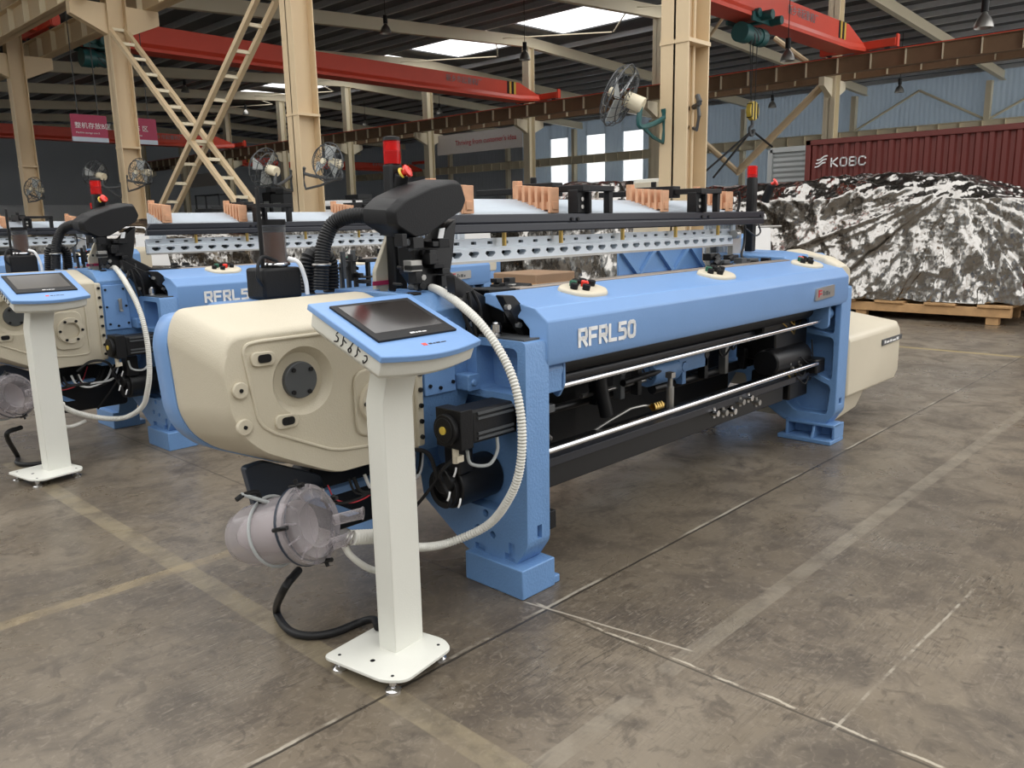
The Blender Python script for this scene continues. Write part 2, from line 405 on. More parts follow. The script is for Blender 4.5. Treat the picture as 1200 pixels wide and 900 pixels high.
# ================================================================ THE LOOM
def xz(pts, Y): return [(at(x, y, Y=Y).x, at(x, y, Y=Y).z) for x, y in pts]
def yz(pts, X): return [(at(x, y, X=X).y, at(x, y, X=X).z) for x, y in pts]
def build_loom():
    root = thing('rapier_loom', (2.42, 2.33, 0), 'blue and cream rapier loom nearest the camera, white model lettering on its front beam', 'weaving machine')
    P = root
    # ---- side frames
    prof = [(2.235, .12), (2.165, .22), (2.16, 1.08), (3.50, 1.08), (3.50, .24), (3.46, .12), (3.14, .12), (2.98, .42), (2.84, .42), (2.82, .30), (2.53, .12)]
    prof = rounded(prof, .02, 2)
    f = obj('side_frame', MB().prism(prof, 'X', 2.33, 2.47), 'blue_cast', P, .006)
    c = MB()
    c.prism(rounded([(2.205, .86), (2.205, 1.05), (2.44, 1.05), (2.44, .86)], .03), 'X', 2.2, 2.43)
    c.prism(rounded([(2.215, .50), (2.215, .83), (2.80, .83), (2.80, .47), (2.62, .34), (2.30, .34)], .05), 'X', 2.2, 2.405)
    c.prism([(2.24, .155), (2.24, .215), (2.275, .215), (2.275, .155)], 'X', 2.2, 2.345)
    c.box(2.39, 2.42, 2.1, 2.19, .24, .30)
    for y, z in ((2.41, .315), (2.46, .235), (2.37, .225)): c.cyl((2.2, y, z), (2.37, y, z), .017)
    for y in (2.27, 2.45): c.box(2.2, 2.35, y-.03, y+.03, .135, .165)
    for y0, y1 in ((2.9, 3.15), (3.2, 3.44)): c.prism(rounded([(y0, .5), (y0, .95), (y1, .95), (y1, .5)], .03), 'X', 2.2, 2.40)
    cut(f, c)
    g = obj('side_frame', MB().prism(prof, 'X', 5.44, 5.60), 'blue_cast', P, .006)
    c = MB()
    for pl in ([(2.205, .76), (2.205, 1.03), (2.42, 1.03), (2.42, .80)], [(2.205, .44), (2.205, .73), (2.43, .76), (2.60, .60)], [(2.225, .20), (2.21, .40), (2.62, .56), (2.70, .42), (2.45, .20)],
               [(2.46, .80), (2.46, 1.0), (2.72, 1.0), (2.72, .68), (2.63, .62)], [(2.77, .5), (2.77, 1.), (3.1, 1.), (3.1, .5)], [(3.15, .3), (3.15, 1.), (3.45, 1.), (3.45, .3)]):
        c.prism(rounded(pl, .03), 'X', 5.3, 5.55)
    c.box(5.50, 5.54, 2.1, 2.19, .27, .31)
    cut(g, c)
    for x0, lip, y0 in ((2.29, 1, 2.16), (5.44, 1, 2.16), (2.29, 1, 3.15), (5.44, 1, 3.15)):
        mb = MB(); L_ = .345
        mb.box(x0, x0+.205, y0, y0+L_, 0, .13); mb.box(x0+.2, x0+.25, y0+.01, y0+L_-.01, 0, .035)
        if x0 > 5:
            mb = MB(); mb.box(x0-.06, x0+.16, y0, y0+L_+.04, 0, .03); mb.box(x0, x0+.16, y0, y0+.02, .03, .13); mb.box(x0+.10, x0+.16, y0+.02, y0+L_, .03, .13)
            mb.box(x0-.02, x0+.10, y0+L_-.02, y0+L_, .03, .13); mb.box(x0-.02, x0+.11, y0, y0+L_, .115, .135)
            mb.prism([(x0-.05, .03), (x0+.10, .03), (x0+.10, .115), (x0-.01, .115)], 'Y', y0+.13, y0+.15)
        obj('foot', mb, 'blue_cast', P, .005)
    # dark machined pad on top of near frame, chrome air fitting
    obj('top_pad', MB().box(2.345, 2.455, 2.18, 2.50, 1.078, 1.088), 'darkgrey', P)
    fit = MB(); x, y = 2.37, 2.36
    fit.lathe((x, y, 1.085), (0, 0, 1), [(.0, 0), (.024, 0), (.024, .012), (.018, .014), (.026, .02), (.026, .05), (.016, .054), (.020, .06), (.0, .066)], 12)
    obj('pressure_fitting', fit, 'chrome', P)
    # ---- front beam cover
    bp = [(2.165, .965), (2.150, 1.00), (2.152, 1.150), (2.20, 1.205), (2.42, 1.258), (2.45, 1.256), (2.45, 1.215), (2.25, 1.155), (2.215, 1.12), (2.215, .965)]
    mb = MB(); n = len(bp); inset = [.06, .055, .055, .03, -.005, -.01, -.01, .01, .012, .012]
    mb.loft([[(2.40+inset[i], p[0], p[1]) for i, p in enumerate(bp)], [(5.50, p[0], p[1]) for p in bp], [(5.535, p[0]+.012, p[1]-.003) for p in bp]])
    beam = obj('front_beam', mb, 'blue', P, .006, sharp=30)
    strokes('model_lettering', 'RFRL50', 'lettering', beam, at(679, 405.5, Y=2.148), (1, 0, 0), (0, 0, 1), .066, .046, .0245, .0165, .0015)
    # nameplate near the far end
    pl = MB(); a = at(954, 353, Y=2.148); b_ = at(977, 334, Y=2.148)
    w = b_.x-a.x; pl.prism(rounded([(a.x, a.z), (a.x+.02, a.z+.075), (a.x+w, a.z+.085), (a.x+w, a.z+.012)], .01), 'Y', 2.139, 2.151)
    plate = obj('badge', pl, 'steel', beam)
    obj('badge_mark', MB().box(a.x+.04, a.x+.09, 2.137, 2.14, a.z+.035, a.z+.045).box(a.x+.04, a.x+.055, 2.137, 2.14, a.z+.02, a.z+.065).box(a.x+.04, a.x+.09, 2.137, 2.14, a.z+.055, a.z+.065), 'redink', plate)
    dashes('badge_lettering', 'darkgrey', plate, (a.x+.11, 2.1388, a.z+.026), (1, 0, 0), (0, 0, 1), (.016, .012, .03, .02), .032, .008)
    for i, (px, col) in enumerate(((682, 4), (838, 9), (944, 3))):
        c0 = at(px, (349, 328, 315)[i], Y=2.325); 
        sl = math.atan2(.053, .22); R_ = Matrix.Translation((c0.x, 2.325, 1.232)) @ Matrix.Rotation(sl, 4, 'X')
        pod = MB(); o_ = rounded([(-.135, .04), (-.10, -.065), (-.045, -.092), (.08, -.092), (.14, -.03), (.14, .03), (.09, .08), (-.065, .08)], .05, 4)
        pod.loft([[R_ @ Vector((x*k, y*k, z)) for x, y in o_] for k, z in ((1, -.005), (1, .010), (.96, .018), (.90, .020))])
        po = obj('button_pod', pod, 'cream', beam, sharp=50)
        for j, (bx, by) in enumerate(((-.07, -.005), (-.035, .03), (-.02, -.035), (.0, .045), (.022, 0.01), (.05, .045), (.075, .012))):
            k = MB(); k.lathe(R_ @ Vector((bx, by, .018)), R_.to_3x3() @ Vector((0, 0, 1)), [(.0, 0), (.017, 0), (.0185, .022), (.0165, .027), (.014, .023), (0, .023)], 14)
            obj('push_button', k, 'red' if j == col else ('green' if j == 1 else 'black'), po)
    # fabric guide strip behind the beam, fabric guide under it
    obj('fabric_guide', MB().box(2.64, 5.30, 2.47, 2.54, 1.20, 1.262).box(2.64, 5.30, 2.54, 2.60, 1.15, 1.24), 'strip', P, .005)
    rod = MB().cyl((2.62, 2.25, .845), (5.30, 2.25, .858), .0145, n=14); obj('guide_rod', rod, 'chrome', P)
    rod = MB().cyl((2.47, 2.25, .570), (5.30, 2.25, .575), .0145, n=14); obj('guide_rod', rod, 'chrome', P)
    br = MB().prism(rounded([(2.20, .97), (2.20, .86), (2.235, .80), (2.27, .82), (2.275, .97)], .02), 'X', 2.61, 2.625).cyl((2.47, 2.24, .93), (2.61, 2.24, .93), .04).box(2.47, 2.6, 2.2, 2.28, .84, .93)
    obj('rod_bracket', br, 'blue_cast', P, .004)
    br = MB().prism(rounded([(2.20, .99), (2.20, .82), (2.24, .80), (2.33, .83), (2.36, .99)], .02), 'X', 5.33, 5.36).cyl((5.36, 2.25, .9), (5.44, 2.25, .9), .04)
    obj('rod_bracket', br, 'blue_cast', P, .004)
    # lower boxes and rollers
    obj('lower_crossbeam', MB().box(2.47, 5.05, 2.36, 2.50, .345, .50), 'blackm', P, .006)
    obj('crossbeam_lip', MB().box(2.47, 5.44, 2.30, 2.36, .47, .51).box(2.47, 5.44, 2.352, 2.36, .51, .53), 'rail', P, .003)
    obj('cloth_roller', MB().cyl((2.47, 2.36, .925), (5.44, 2.36, .925), .055, n=24), 'rubber', P)
    obj('press_roller', MB().cyl((2.47, 2.44, .83), (5.44, 2.44, .83), .035, n=20), 'rail', P)
    obj('temple_bar', MB().box(2.47, 5.44, 2.55, 2.66, .98, 1.12), 'black', P, .004)
    obj('rear_crossbeam', MB().box(2.47, 5.44, 3.2, 3.4, .50, .78), 'darkgrey', P, .01)
    obj('warp_tension_roller', MB().cyl((2.47, 3.38, 1.00), (5.44, 3.38, 1.00), .06, n=24), 'darkgrey', P)
    obj('interior_shade_panel', MB().box(2.48, 3.35, 2.74, 2.755, .20, 1.10), 'black', P)  # both black panels stand in for the dark loom interior, carried low over gaps
    obj('interior_shade_panel', MB().box(3.36, 5.44, 2.98, 2.995, .20, 1.15), 'black', P)
    m0 = at(762, 437, Y=2.60)
    im = obj('inner_motor', MB().cyl((m0.x-.05, 2.60, m0.z), (m0.x+.22, 2.60, m0.z), .075, n=28).cyl((m0.x-.08, 2.60, m0.z), (m0.x-.05, 2.60, m0.z), .045).box(m0.x+.2, m0.x+.55, 2.55, 2.68, m0.z-.03, m0.z+.10), 'blue_cast', P, .004)
    obj('bolt', MB().cyl((m0.x-.09, 2.6, m0.z), (m0.x-.08, 2.6, m0.z), .018, n=8), 'steel', im)
    for x0_, y_, z0_, l_, r_ in ((2.55, 2.62, .62, 1.1, .022), (3.9, 2.62, .58, 1.3, .03), (4.2, 2.66, .80, 1.1, .02), (2.8, 2.66, .90, 2.5, .015), (3.2, 2.58, .66, .9, .012)):
        obj('cross_shaft', MB().cyl((x0_, y_, z0_), (x0_+l_, y_, z0_), r_, n=12), 'blackm' if r_ > .014 else 'steel', P)
    for i, px in enumerate((700, 728, 748, 800, 826, 850, 872, 890)):
        q = at(px, 470-(px-700)*.24, Y=2.56); h_ = .12+.07*(i % 3)
        obj('upright_link', MB().box(q.x-.02, q.x+.02, 2.55, 2.60, q.z-.02, q.z+h_).cyl((q.x, 2.545, q.z+h_*.7), (q.x, 2.60, q.z+h_*.7), .028, n=12), ('blackm', 'darkgrey', 'blackm', 'blue_cast', 'blackm', 'steel', 'blackm', 'darkgrey')[i], P, .003)
    tb = MB().tube([(3.3, 2.5, .88), (3.28, 2.52, .75), (3.31, 2.5, .55)], .035, 12); obj('air_pipe', tb, 'rubber', P)
    obj('air_cylinder', MB().cyl((3.78, 2.42, .52), (3.78, 2.42, .64), .022).cyl((3.78, 2.42, .64), (3.78, 2.42, .70), .014).box(3.76, 3.8, 2.40, 2.44, .69, .72), 'steel', P)
    obj('return_spring', MB().tube([(3.58+.001*i, 2.40+.02*math.cos(i*1.2), .56+.02*math.sin(i*1.2)) for i in range(90)], .004, 5, 1), 'brass', P)
    obj('tie_rod', MB().tube([(3.15, 2.5, .48), (3.45, 2.45, .57), (3.62, 2.42, .56)], .008, 8, 2), 'steel', P)
    obj('tie_rod', MB().cyl((3.45, 2.5, .70), (4.35, 2.6, .70), .018), 'blackm', P)
    rnd = random.Random(3)
    for i in range(9):
        x = 3.2+rnd.random()*2.0; y = 2.5+rnd.random()*.2
        z = .55+rnd.random()*.3
        obj('wire', MB().tube([(x, y, z+.25), (x+.1*rnd.uniform(-1, 1), y-.05, z+.1), (x+.2*rnd.random(), y-.05, z), (x+.35, y, z+.06+.1*rnd.random())], .004+.004*rnd.random(), 6, 6), ('rubber', 'steel', 'rubber', 'brass')[i % 4], P)
    for i in range(6):
        x = 4.05+i*.10; z = .43+rnd.random()*.05
        obj('valve', MB().cyl((x, 2.27, z), (x, 2.32, z), .018, n=12).cyl((x, 2.30, z-.03), (x, 2.30, z+.03), .010, n=10), 'steel' if i % 2 else 'chrome', P)
    # drive unit by the far frame
    dv = MB().box(5.10, 5.38, 2.34, 2.62, .34, .52).cyl((4.86, 2.40, .62), (5.36, 2.40, .62), .09).box(4.95, 5.42, 2.38, 2.66, .62, .86).cyl((4.72, 2.42, .86), (5.1, 2.42, .86), .07).box(5.3, 5.44, 2.25, 2.4, .50, .60)
    obj('drive_unit', dv, 'blackm', P, .012)
    for i in range(7):
        y0 = 2.3+rnd.random()*.06; x = 4.8+rnd.random()*.5; z = .5+rnd.random()*.4
        obj('wire', MB().tube([(x, y0, z), (x+.08, y0-.03, z-.06), (x+.2, y0, z-.1*rnd.random()), (x+.28, y0+.05, z+.08)], .005, 6, 6), 'brass' if i % 3 == 0 else 'rubber', P)
    for i in range(5):
        obj('bolt', MB().cyl((5.04+.04*i, 2.31, .60-.03*(i % 3)), (5.04+.04*i, 2.34, .60-.03*(i % 3)), .009, n=8), 'steel', P)
    obj('limit_switch', MB().box(2.49, 2.60, 2.24, 2.30, .74, .775).box(2.50, 2.54, 2.25, 2.29, .70, .74).box(2.49, 2.52, 2.22, 2.28, .66, .70), 'darkgrey', P, .003)
    obj('limit_switch', MB().box(2.49, 2.53, 2.18, 2.24, .25, .33).box(2.5, 2.55, 2.2, 2.23, .24, .26), 'black', P, .003)
    obj('frame_lever', MB().tube([(2.5, 2.3, .64), (2.62, 2.33, .62), (2.70, 2.36, .58)], .014, 8), 'steel', P)
    # ---- gearbox housing beside the near frame
    gp = [(2.50, .82), (2.50, 1.20), (2.57, 1.262), (2.62, 1.274), (3.05, 1.274), (3.05, .60), (2.60, .60)]
    gh = obj('gearbox_housing', MB().prism(gp, 'X', 2.06, 2.33), 'blue_cast', P, .012)
    c = MB(); c.prism([(2.10, 2.60), (2.21, 2.60), (2.21, 2.90), (2.10, 2.80)], 'Z', 1.262, 1.4); c.prism([(2.235, 2.62), (2.31, 2.62), (2.31, 3.0), (2.235, 3.0)], 'Z', 1.264, 1.4)
    c.prism([(2.63, .65), (2.63, .78), (2.95, .78), (2.95, .65)], 'X', 2.0, 2.08)
    cut(gh, c)
    cvp = obj('cover_plate', MB().prism(rounded([(2.085, .86), (2.085, 1.17), (2.235, 1.17), (2.255, .86)], .01), 'Y', 2.488, 2.502), 'blue', gh, .003)
    for x, z in ((2.10, 1.14), (2.10, 1.02), (2.11, .90), (2.22, 1.14), (2.23, 1.02), (2.235, .90), (2.165, .885)):
        obj('bolt', MB().cyl((x, 2.480, z), (x, 2.49, z), .008, n=8), 'blackm', cvp)
    obj('hook_handle', MB().box(2.175, 2.19, 2.465, 2.49, 1.055, 1.07).box(2.172, 2.193, 2.455, 2.468, .985, 1.075).box(2.172, 2.193, 2.44, 2.468, .985, .995), 'steel', gh, .002)
    obj('bearing_block', MB().prism(rounded([(2.26, .86), (2.26, .93), (2.33, .93), (2.33, .86)], .01), 'Y', 2.42, 2.50).cyl((2.29, 2.41, .895), (2.29, 2.43, .895), .014), 'blue_cast', gh, .004)
    # ---- take up servo motor in front of it
    sm = obj('servo_motor', MB().box(2.10, 2.40, 2.235, 2.365, .70, .835), 'black', P, .012)
    obj('end_cap', MB().box(2.035, 2.10, 2.228, 2.372, .69, .845).cyl((2.012, 2.30, .765), (2.036, 2.30, .765), .062, n=32).cyl((2.008, 2.30, .765), (2.014, 2.30, .765), .05, n=32), 'black', sm, .004)
    obj('centre_button', MB().cyl((2.002, 2.30, .765), (2.009, 2.30, .765), .016, n=16), 'yellow', sm)
    for z in (.72, .74, .80, .82): obj('cooling_fin', MB().box(2.13, 2.33, 2.229, 2.236, z-.005, z+.005), 'darkgrey', sm)
    obj('cable_plug', MB().cyl((2.05, 2.28, .63), (2.05, 2.28, .69), .013).box(2.04, 2.075, 2.26, 2.285, .635, .66), 'cream', sm)
    obj('let_off_motor', MB().cyl((2.16, 2.46, .47), (2.40, 2.46, .47), .098, n=32).cyl((2.12, 2.45, .50), (2.18, 2.45, .50), .055).box(2.14, 2.22, 2.36, 2.45, .54, .68), 'blackm', P, .006)
    obj('motor_flange', MB().lathe((2.14, 2.47, .46), (1, 0, 0), [(.06, 0), (.085, .0), (.085, .02), (.06, .02), (.06, 0)], 28), 'rubber', P)
    obj('conduit', MB().tube([(2.13, 2.30, .66), (2.15, 2.30, .60), (2.21, 2.26, .59), (2.25, 2.25, .64), (2.25, 2.25, .70)], .007, 8), 'grey', P)
    for pts, r, m_ in (([(2.06, 2.30, .64), (2.04, 2.36, .58), (2.08, 2.40, .52), (2.10, 2.38, .45), (2.13, 2.42, .40)], .008, 'rubber'),
                       ([(1.86, 2.5, .60), (1.95, 2.48, .66), (2.05, 2.45, .64), (2.10, 2.45, .52)], .009, 'rubber'),
                       ([(2.00, 2.6, .30), (2.08, 2.50, .45), (2.13, 2.45, .55)], .007, 'rubber')):
        obj('wire', MB().tube(pts, r, 8), m_, P)
    for x, y, z in ((2.07, 2.36, .47), (2.10, 2.33, .44), (2.09, 2.34, .57)): obj('cable_tie', MB().tube([(x, y, z-.018), (x+.004, y-.006, z), (x+.014, y, z+.016)], .0045, 6, 3), 'lettering', P)
    # ---- big cream band wheel cover
    rim = xz([(208, 384), (216, 364)], 2.77)+xz([(232, 359.5), (440, 345)], 2.82); rim2 = xz([(209, 402), (223, 487), (238, 512), (262, 528)], 2.75)+xz([(366, 555), (388, 559)], 2.56)
    outl = rim2[::-1]+rim[:3]; xe = 2.055; zt = outl[-1][1]+.002; zb = outl[0][1]
    full = [(xe, zb)]+outl+[(xe, zt)]
    cx = 1.62; cz = .95
    def ring(Y, dx, dz, k=0.): 
        r = []
        for (x, z) in full:
            sx_ = 1 if x < 1.8 else 0
            r.append((x+dx*sx_*(1 if x < cx else 0.3), Y, z+(-dz if z > cz else dz)))
        return r
    cv = MB(); face = rounded([(x, z) for x, z in full], .05, 3)
    def rr(Y, k, rad):   # outline shrunk by k
        pts = []
        for (x, z) in full:
            pts.append((x+(k*.32 if x < 1.55 else 0), z+(-k if z > cz else k*.36)))
        return [(x, Y, z) for x, z in rounded(pts, rad, 3)]
    cv.loft([rr(2.84, 0, .035), rr(2.80, 0, .035), rr(2.55, .058, .035), rr(2.525, .066, .035), rr(2.508, .076, .035), rr(2.50, .090, .035)])
    cov = obj('band_wheel_cover', cv, 'cream2', P, sharp=50)
    # carved round recess
    rc = at(356, 446, Y=2.5); wc = at(436, 470, Y=2.5)
    c = MB().lathe((rc.x, 2.40, rc.z), (0, 1, 0), [(.135, 0), (.123, .1), (.098, .135)], 40, cap=True)
    cut(cov, c)
    cov.modifiers.new('flat_faces', 'WEIGHTED_NORMAL').keep_sharp = True
    # raised panel around it
    pan = xz([(284, 412), (288, 404), (303, 400), (375, 391)], 2.5); panb = xz([(440, 521), (398, 527), (385, 526), (322, 508), (308, 500), (302, 490)], 2.5)
    pts = rounded([*pan, (1.96, pan[-1][1]), (1.96, panb[0][1]+.0), *panb], .03, 3)
    # a thin raised band follows the panel's edge
    V = [Vector((x, 2.499, z)) for x, z in pts]
    obj('raised_panel_edge', MB().tube(V+[V[0]], .0065, 8, 1), 'cream2', cov)
    obj('bearing_cap', MB().cyl((rc.x, 2.515, rc.z), (rc.x, 2.55, rc.z), .066, n=40), 'darkgrey', cov, .004)
    for dx, dz in ((-.03, .04), (.04, .035), (.03, -.045), (-.035, -.04)): obj('bolt', MB().cyl((rc.x+dx, 2.508, rc.z+dz), (rc.x+dx, 2.518, rc.z+dz), .008, n=10), 'black', cov)
    for px in ((308, 420), (336, 493)):
        s_ = at(*px, Y=2.495); q = rounded([(s_.x-.045, s_.z-.026), (s_.x-.045, s_.z+.026), (s_.x+.045, s_.z+.020), (s_.x+.045, s_.z-.026)], .03)
        so = obj('slot_boss', MB().prism(q, 'Y', 2.488, 2.502), 'cream2', cov, .003)
        q = rounded([(s_.x-.022, s_.z-.014), (s_.x-.022, s_.z+.014), (s_.x+.027, s_.z+.014), (s_.x+.027, s_.z-.014)], .014)
        obj('slot', MB().prism(q, 'Y', 2.484, 2.489), 'black', so)
    for px in ((282, 458), (287, 501)):
        s_ = at(*px, Y=2.49); so = obj('round_boss', MB().cyl((s_.x, 2.486, s_.z), (s_.x, 2.502, s_.z), .028, n=28), 'cream2', cov, .003)
        obj('screw', MB().cyl((s_.x, 2.482, s_.z), (s_.x, 2.487, s_.z), .007, n=10), 'black', so)
    q = rounded([(wc.x-.085, wc.z-.13), (wc.x-.085, wc.z+.13), (wc.x+.10, wc.z+.13), (wc.x+.10, wc.z-.13)], .06)
    fl = obj('shaft_flange', MB().prism(q, 'Y', 2.488, 2.502), 'cream2', cov, .006)
    obj('shaft_flange_ring', MB().lathe((wc.x+.02, 2.470, wc.z), (0, 1, 0), [(.055, 0), (.085, 0), (.088, .02), (.055, .02), (.055, 0)], 32), 'cream', fl)
    for k in range(6):
        t = k*PI/3; obj('bolt', MB().cyl((wc.x+.02+.07*math.cos(t), 2.462, wc.z+.07*math.sin(t)), (wc.x+.02+.07*math.cos(t), 2.472, wc.z+.07*math.sin(t)), .009, n=8), 'blackm', fl)
    # bolted edge flange between cover and gearbox
    ef = obj('edge_flange', MB().box(2.035, 2.075, 2.485, 2.56, .66, 1.19), 'cream2', cov, .01)
    for k in range(8): z = .70+k*.065; obj('bolt', MB().cyl((2.055, 2.475, z), (2.055, 2.487, z), .010, n=8), 'blackm', ef)
    # blue back half of the cover
    mb = MB(); 
    def rb(Y, k): return [(x, Y, z) for x, z in rounded([(x-(k if x < 1.7 else 0), z+(-.022 if z > cz else -k*.4)) for x, z in full], .05, 3)]
    mb.loft([rb(2.842, .004), rb(2.855, .012), rb(2.93, .016), rb(2.94, .006)])
    obj('band_wheel_cover_back', mb, 'blue', P, sharp=50)
    obj('rear_gear_case', MB().box(1.50, 2.33, 2.945, 3.12, .66, 1.258), 'blue_cast', P, .02)
    obj('guard_sheet', MB().prism(rounded(xz([(285, 548), (297, 590), (300, 606), (345, 600), (380, 575), (375, 556), (310, 540)], 2.8), .02), 'Y', 2.79, 2.83), 'navy', P, .004)
    obj('lower_gear_case', MB().prism(rounded([(1.70, .50), (1.70, .35), (1.86, .25), (2.31, .25), (2.31, .58), (1.8, .58)], .03), 'Y', 2.86, 3.0), 'blackm', P, .01)
    rnd = random.Random(5)
    for i in range(9):
        x = 1.62+rnd.random()*.3
        obj('wire', MB().tube([(x, 2.62, .62-.06), (x+.02, 2.60, .50), (x+.10, 2.58, .46+.05*rnd.random()), (x+.22, 2.60, .50), (x+.3, 2.66, .60)], (.003 if i % 5 == 1 else .005+.004*rnd.random()), 6, 6), ('rubber', 'redink', 'rubber', 'lettering', 'rubber')[i % 5], P)
    obj('spare_bracket', MB().box(1.66, 2.05, 2.72, 2.76, .47, .50).prism([(1.66, .47), (1.72, .47), (1.9, .36), (1.84, .36)], 'Y', 2.72, 2.76), 'blue', P, .004)
    # ---- weft presenter head and its arm
    hp = xz([(456, 246), (470, 232), (503, 216), (528, 210), (539, 211), (545, 232), (540, 246), (524, 256), (498, 276), (482, 280), (458, 264)], 2.58)
    hp = rounded(hp, .012, 2)
    hx = MB().loft([[(x*.93+.165, 2.57, z*.9+.155) for x, z in hp], [(x, 2.60, z) for x, z in hp], [(x+.02, 2.78, z+.01) for x, z in hp], [(x*.94+.16, 2.80, z*.94+.1) for x, z in hp]])
    head = obj('weft_head_cover', hx, 'black', P, .004, sharp=30)
    b1 = xz([(475, 278), (505, 282), (520, 262), (528, 256), (524, 300), (521, 318), (560, 345), (570, 398), (545, 398), (500, 350), (478, 320)], 2.66)
    obj('weft_head_arm', MB().prism(b1, 'Y', 2.62, 2.72), 'blackm', P, .008)
    for i in range(26):
        px = rnd.uniform(470, 520); py = rnd.uniform(278, 352); p = at(px, py, Y=2.57+rnd.random()*.04); s_ = rnd.uniform(.008, .026); w_ = rnd.uniform(.008, .03)
        if i % 3: o_ = MB().box(p.x-w_, p.x+w_, p.y-.02, p.y+.03, p.z-s_, p.z+s_)
        else: o_ = MB().cyl(p, p+Vector((rnd.uniform(-.02, .02), .05, rnd.uniform(-.01, .01))), s_*.7, n=12)
        obj('weft_mechanism', o_, ('blackm', 'black', 'blackm', 'darkgrey', 'blackm', 'black', 'black', 'blackm', 'steel')[i % 9], P, .002)
    for px, py in ((508, 347), (521, 353), (524, 335), (545, 372), (567, 390), (497, 325)):
        p = at(px, py, Y=2.60); obj('bolt', MB().cyl(p, p+Vector((0, .03, 0)), .013, n=6), 'steel', P)
    obj('label_plate', MB().prism(xz([(515, 268), (521, 267), (518, 283), (512, 284)], 2.61), 'Y', 2.607, 2.612), 'lettering', P)
    obj('guide_channel', MB().prism(rounded(xz([(553, 338), (598, 336), (604, 330), (610, 345), (600, 352), (585, 358), (560, 358)], 2.60), .01), 'Y', 2.50, 2.66), 'black', P, .004)
    obj('temple_arm', MB().prism(rounded(xz([(580, 354), (592, 352), (612, 364), (622, 376), (625, 398), (612, 396), (598, 384), (585, 378)], 2.40), .012), 'Y', 2.36, 2.46), 'blackm', P, .005)
    obj('lever_arm', MB().prism(rounded(xz([(528, 322), (546, 336), (566, 348), (592, 352), (604, 362), (602, 396), (556, 398), (548, 370), (530, 345)], 2.46), .012), 'Y', 2.44, 2.49), 'blackm', P, .006)
    obj('lever_arm', MB().prism(rounded(xz([(586, 346), (600, 346), (622, 372), (630, 398), (616, 398), (600, 372)], 2.28), .01), 'Y', 2.27, 2.31), 'blackm', P, .005)
    for px, py in ((541, 352), (556, 380), (610, 381), (597, 360), (575, 388)):
        p = at(px, py, Y=2.43 if px < 590 else 2.26); obj('bolt', MB().cyl(p, p+Vector((0, .02, 0)), .012, n=6), 'steel', P)
    for pts in ([(548, 342), (552, 362), (558, 396)], [(553, 340), (562, 360), (566, 392)], [(545, 345), (543, 365), (552, 390)], [(592, 350), (606, 368), (612, 396)]):
        obj('hydraulic_line', MB().tube([at(*q, Y=2.40) for q in pts], .008, 8), 'rubber', P)
    obj('temple_link', MB().prism(rounded(xz([(566, 372), (570, 368), (580, 370), (590, 383), (603, 392), (606, 398), (566, 397)], 2.50), .012), 'Y', 2.49, 2.53), 'blue_cast', P, .004)
    for i, (a_, b2, r) in enumerate((((545, 352), (562, 396), .012), ((553, 345), (559, 385), .009), ((535, 330), (553, 372), .010))):
        obj('hydraulic_line', MB().tube([at(*a_, Y=2.58), at((a_[0]+b2[0])/2-3, (a_[1]+b2[1])/2, Y=2.55), at(*b2, Y=2.52)], r, 8), 'rubber', P)
    for i in range(12):
        p = at(rnd.uniform(580, 612), rnd.uniform(326, 346), Y=2.66); s_ = rnd.uniform(.006, .018)
        obj('gripper_part', MB().box(p.x-.02, p.x+.02, p.y-.02, p.y+.02, p.z-s_, p.z+s_), 'blackm' if i % 3 else 'darkgrey', P, .002)
    p = at(602, 334, Y=2.6); obj('gripper_clip', MB().box(p.x-.03, p.x+.03, p.y-.02, p.y+.01, p.z-.006, p.z+.006).box(p.x-.01, p.x+.01, p.y-.02, p.y, p.z-.02, p.z), 'steel', P, .002)
    # beige shield plate with warning strip
    sp_ = rounded(xz([(457, 270), (463, 275), (468, 282), (477, 322), (477, 345), (441, 345), (440, 318)], 2.86), .01)
    sh = obj('shield_plate', MB().prism(sp_, 'Y', 2.86, 2.885), 'cream2', P, .004)
    obj('warning_strip', MB().prism(xz([(437, 330), (457, 328), (457, 333), (437, 335)], 2.855), 'Y', 2.852, 2.858), 'sign', sh)
    obj('wire', MB().tube([at(460, 268, Y=2.83), at(463, 295, Y=2.82), at(475, 312, Y=2.78), at(492, 322, Y=2.72), at(510, 312, Y=2.66), at(512, 298, Y=2.63)], .008, 8), 'rubber', P)
    a_ = at(473, 312, Y=2.785); b2 = at(484, 319, Y=2.745); obj('cable_sleeve', MB().cyl(a_, b2, .013), 'lettering', P)
    # signal tower
    t0 = at(462, 192, Y=2.82); tx = t0.x
    tw = obj('signal_post', MB().box(tx-.036, tx+.030, 2.80, 2.86, 1.10, t0.z), 'black', P, .01)
    tb_ = at(462, 160, Y=2.82).z
    obj('beacon_lens', MB().lathe((tx-.002, 2.83, t0.z), (0, 0, 1), [(0, 0), (.036, 0), (.036, tb_-t0.z-.015), (0, tb_-t0.z-.015)], 24), 'redlens', tw)
    obj('beacon_core', MB().cyl((tx-.002, 2.83, t0.z+.055), (tx-.002, 2.83, tb_-.02), .026, n=20), 'red', tw)
    obj('beacon_cap', MB().lathe((tx-.002, 2.83, tb_-.017), (0, 0, 1), [(0, 0), (.038, 0), (.036, .014), (.02, .018), (0, .018)], 24), 'black', tw)
    e0 = at(471, 205, Y=2.78); d_ = Vector((.35, -.75, .45)).normalized()
    obj('emergency_stop_housing', MB().cyl(e0-Vector((.01, -.05, .13)), e0+Vector((0, 0, -.0)), .030, n=20), 'black', tw, .004)
    obj('emergency_stop_collar', MB().torus(e0+d_*.006, d_, .024, .006), 'yellow', tw)
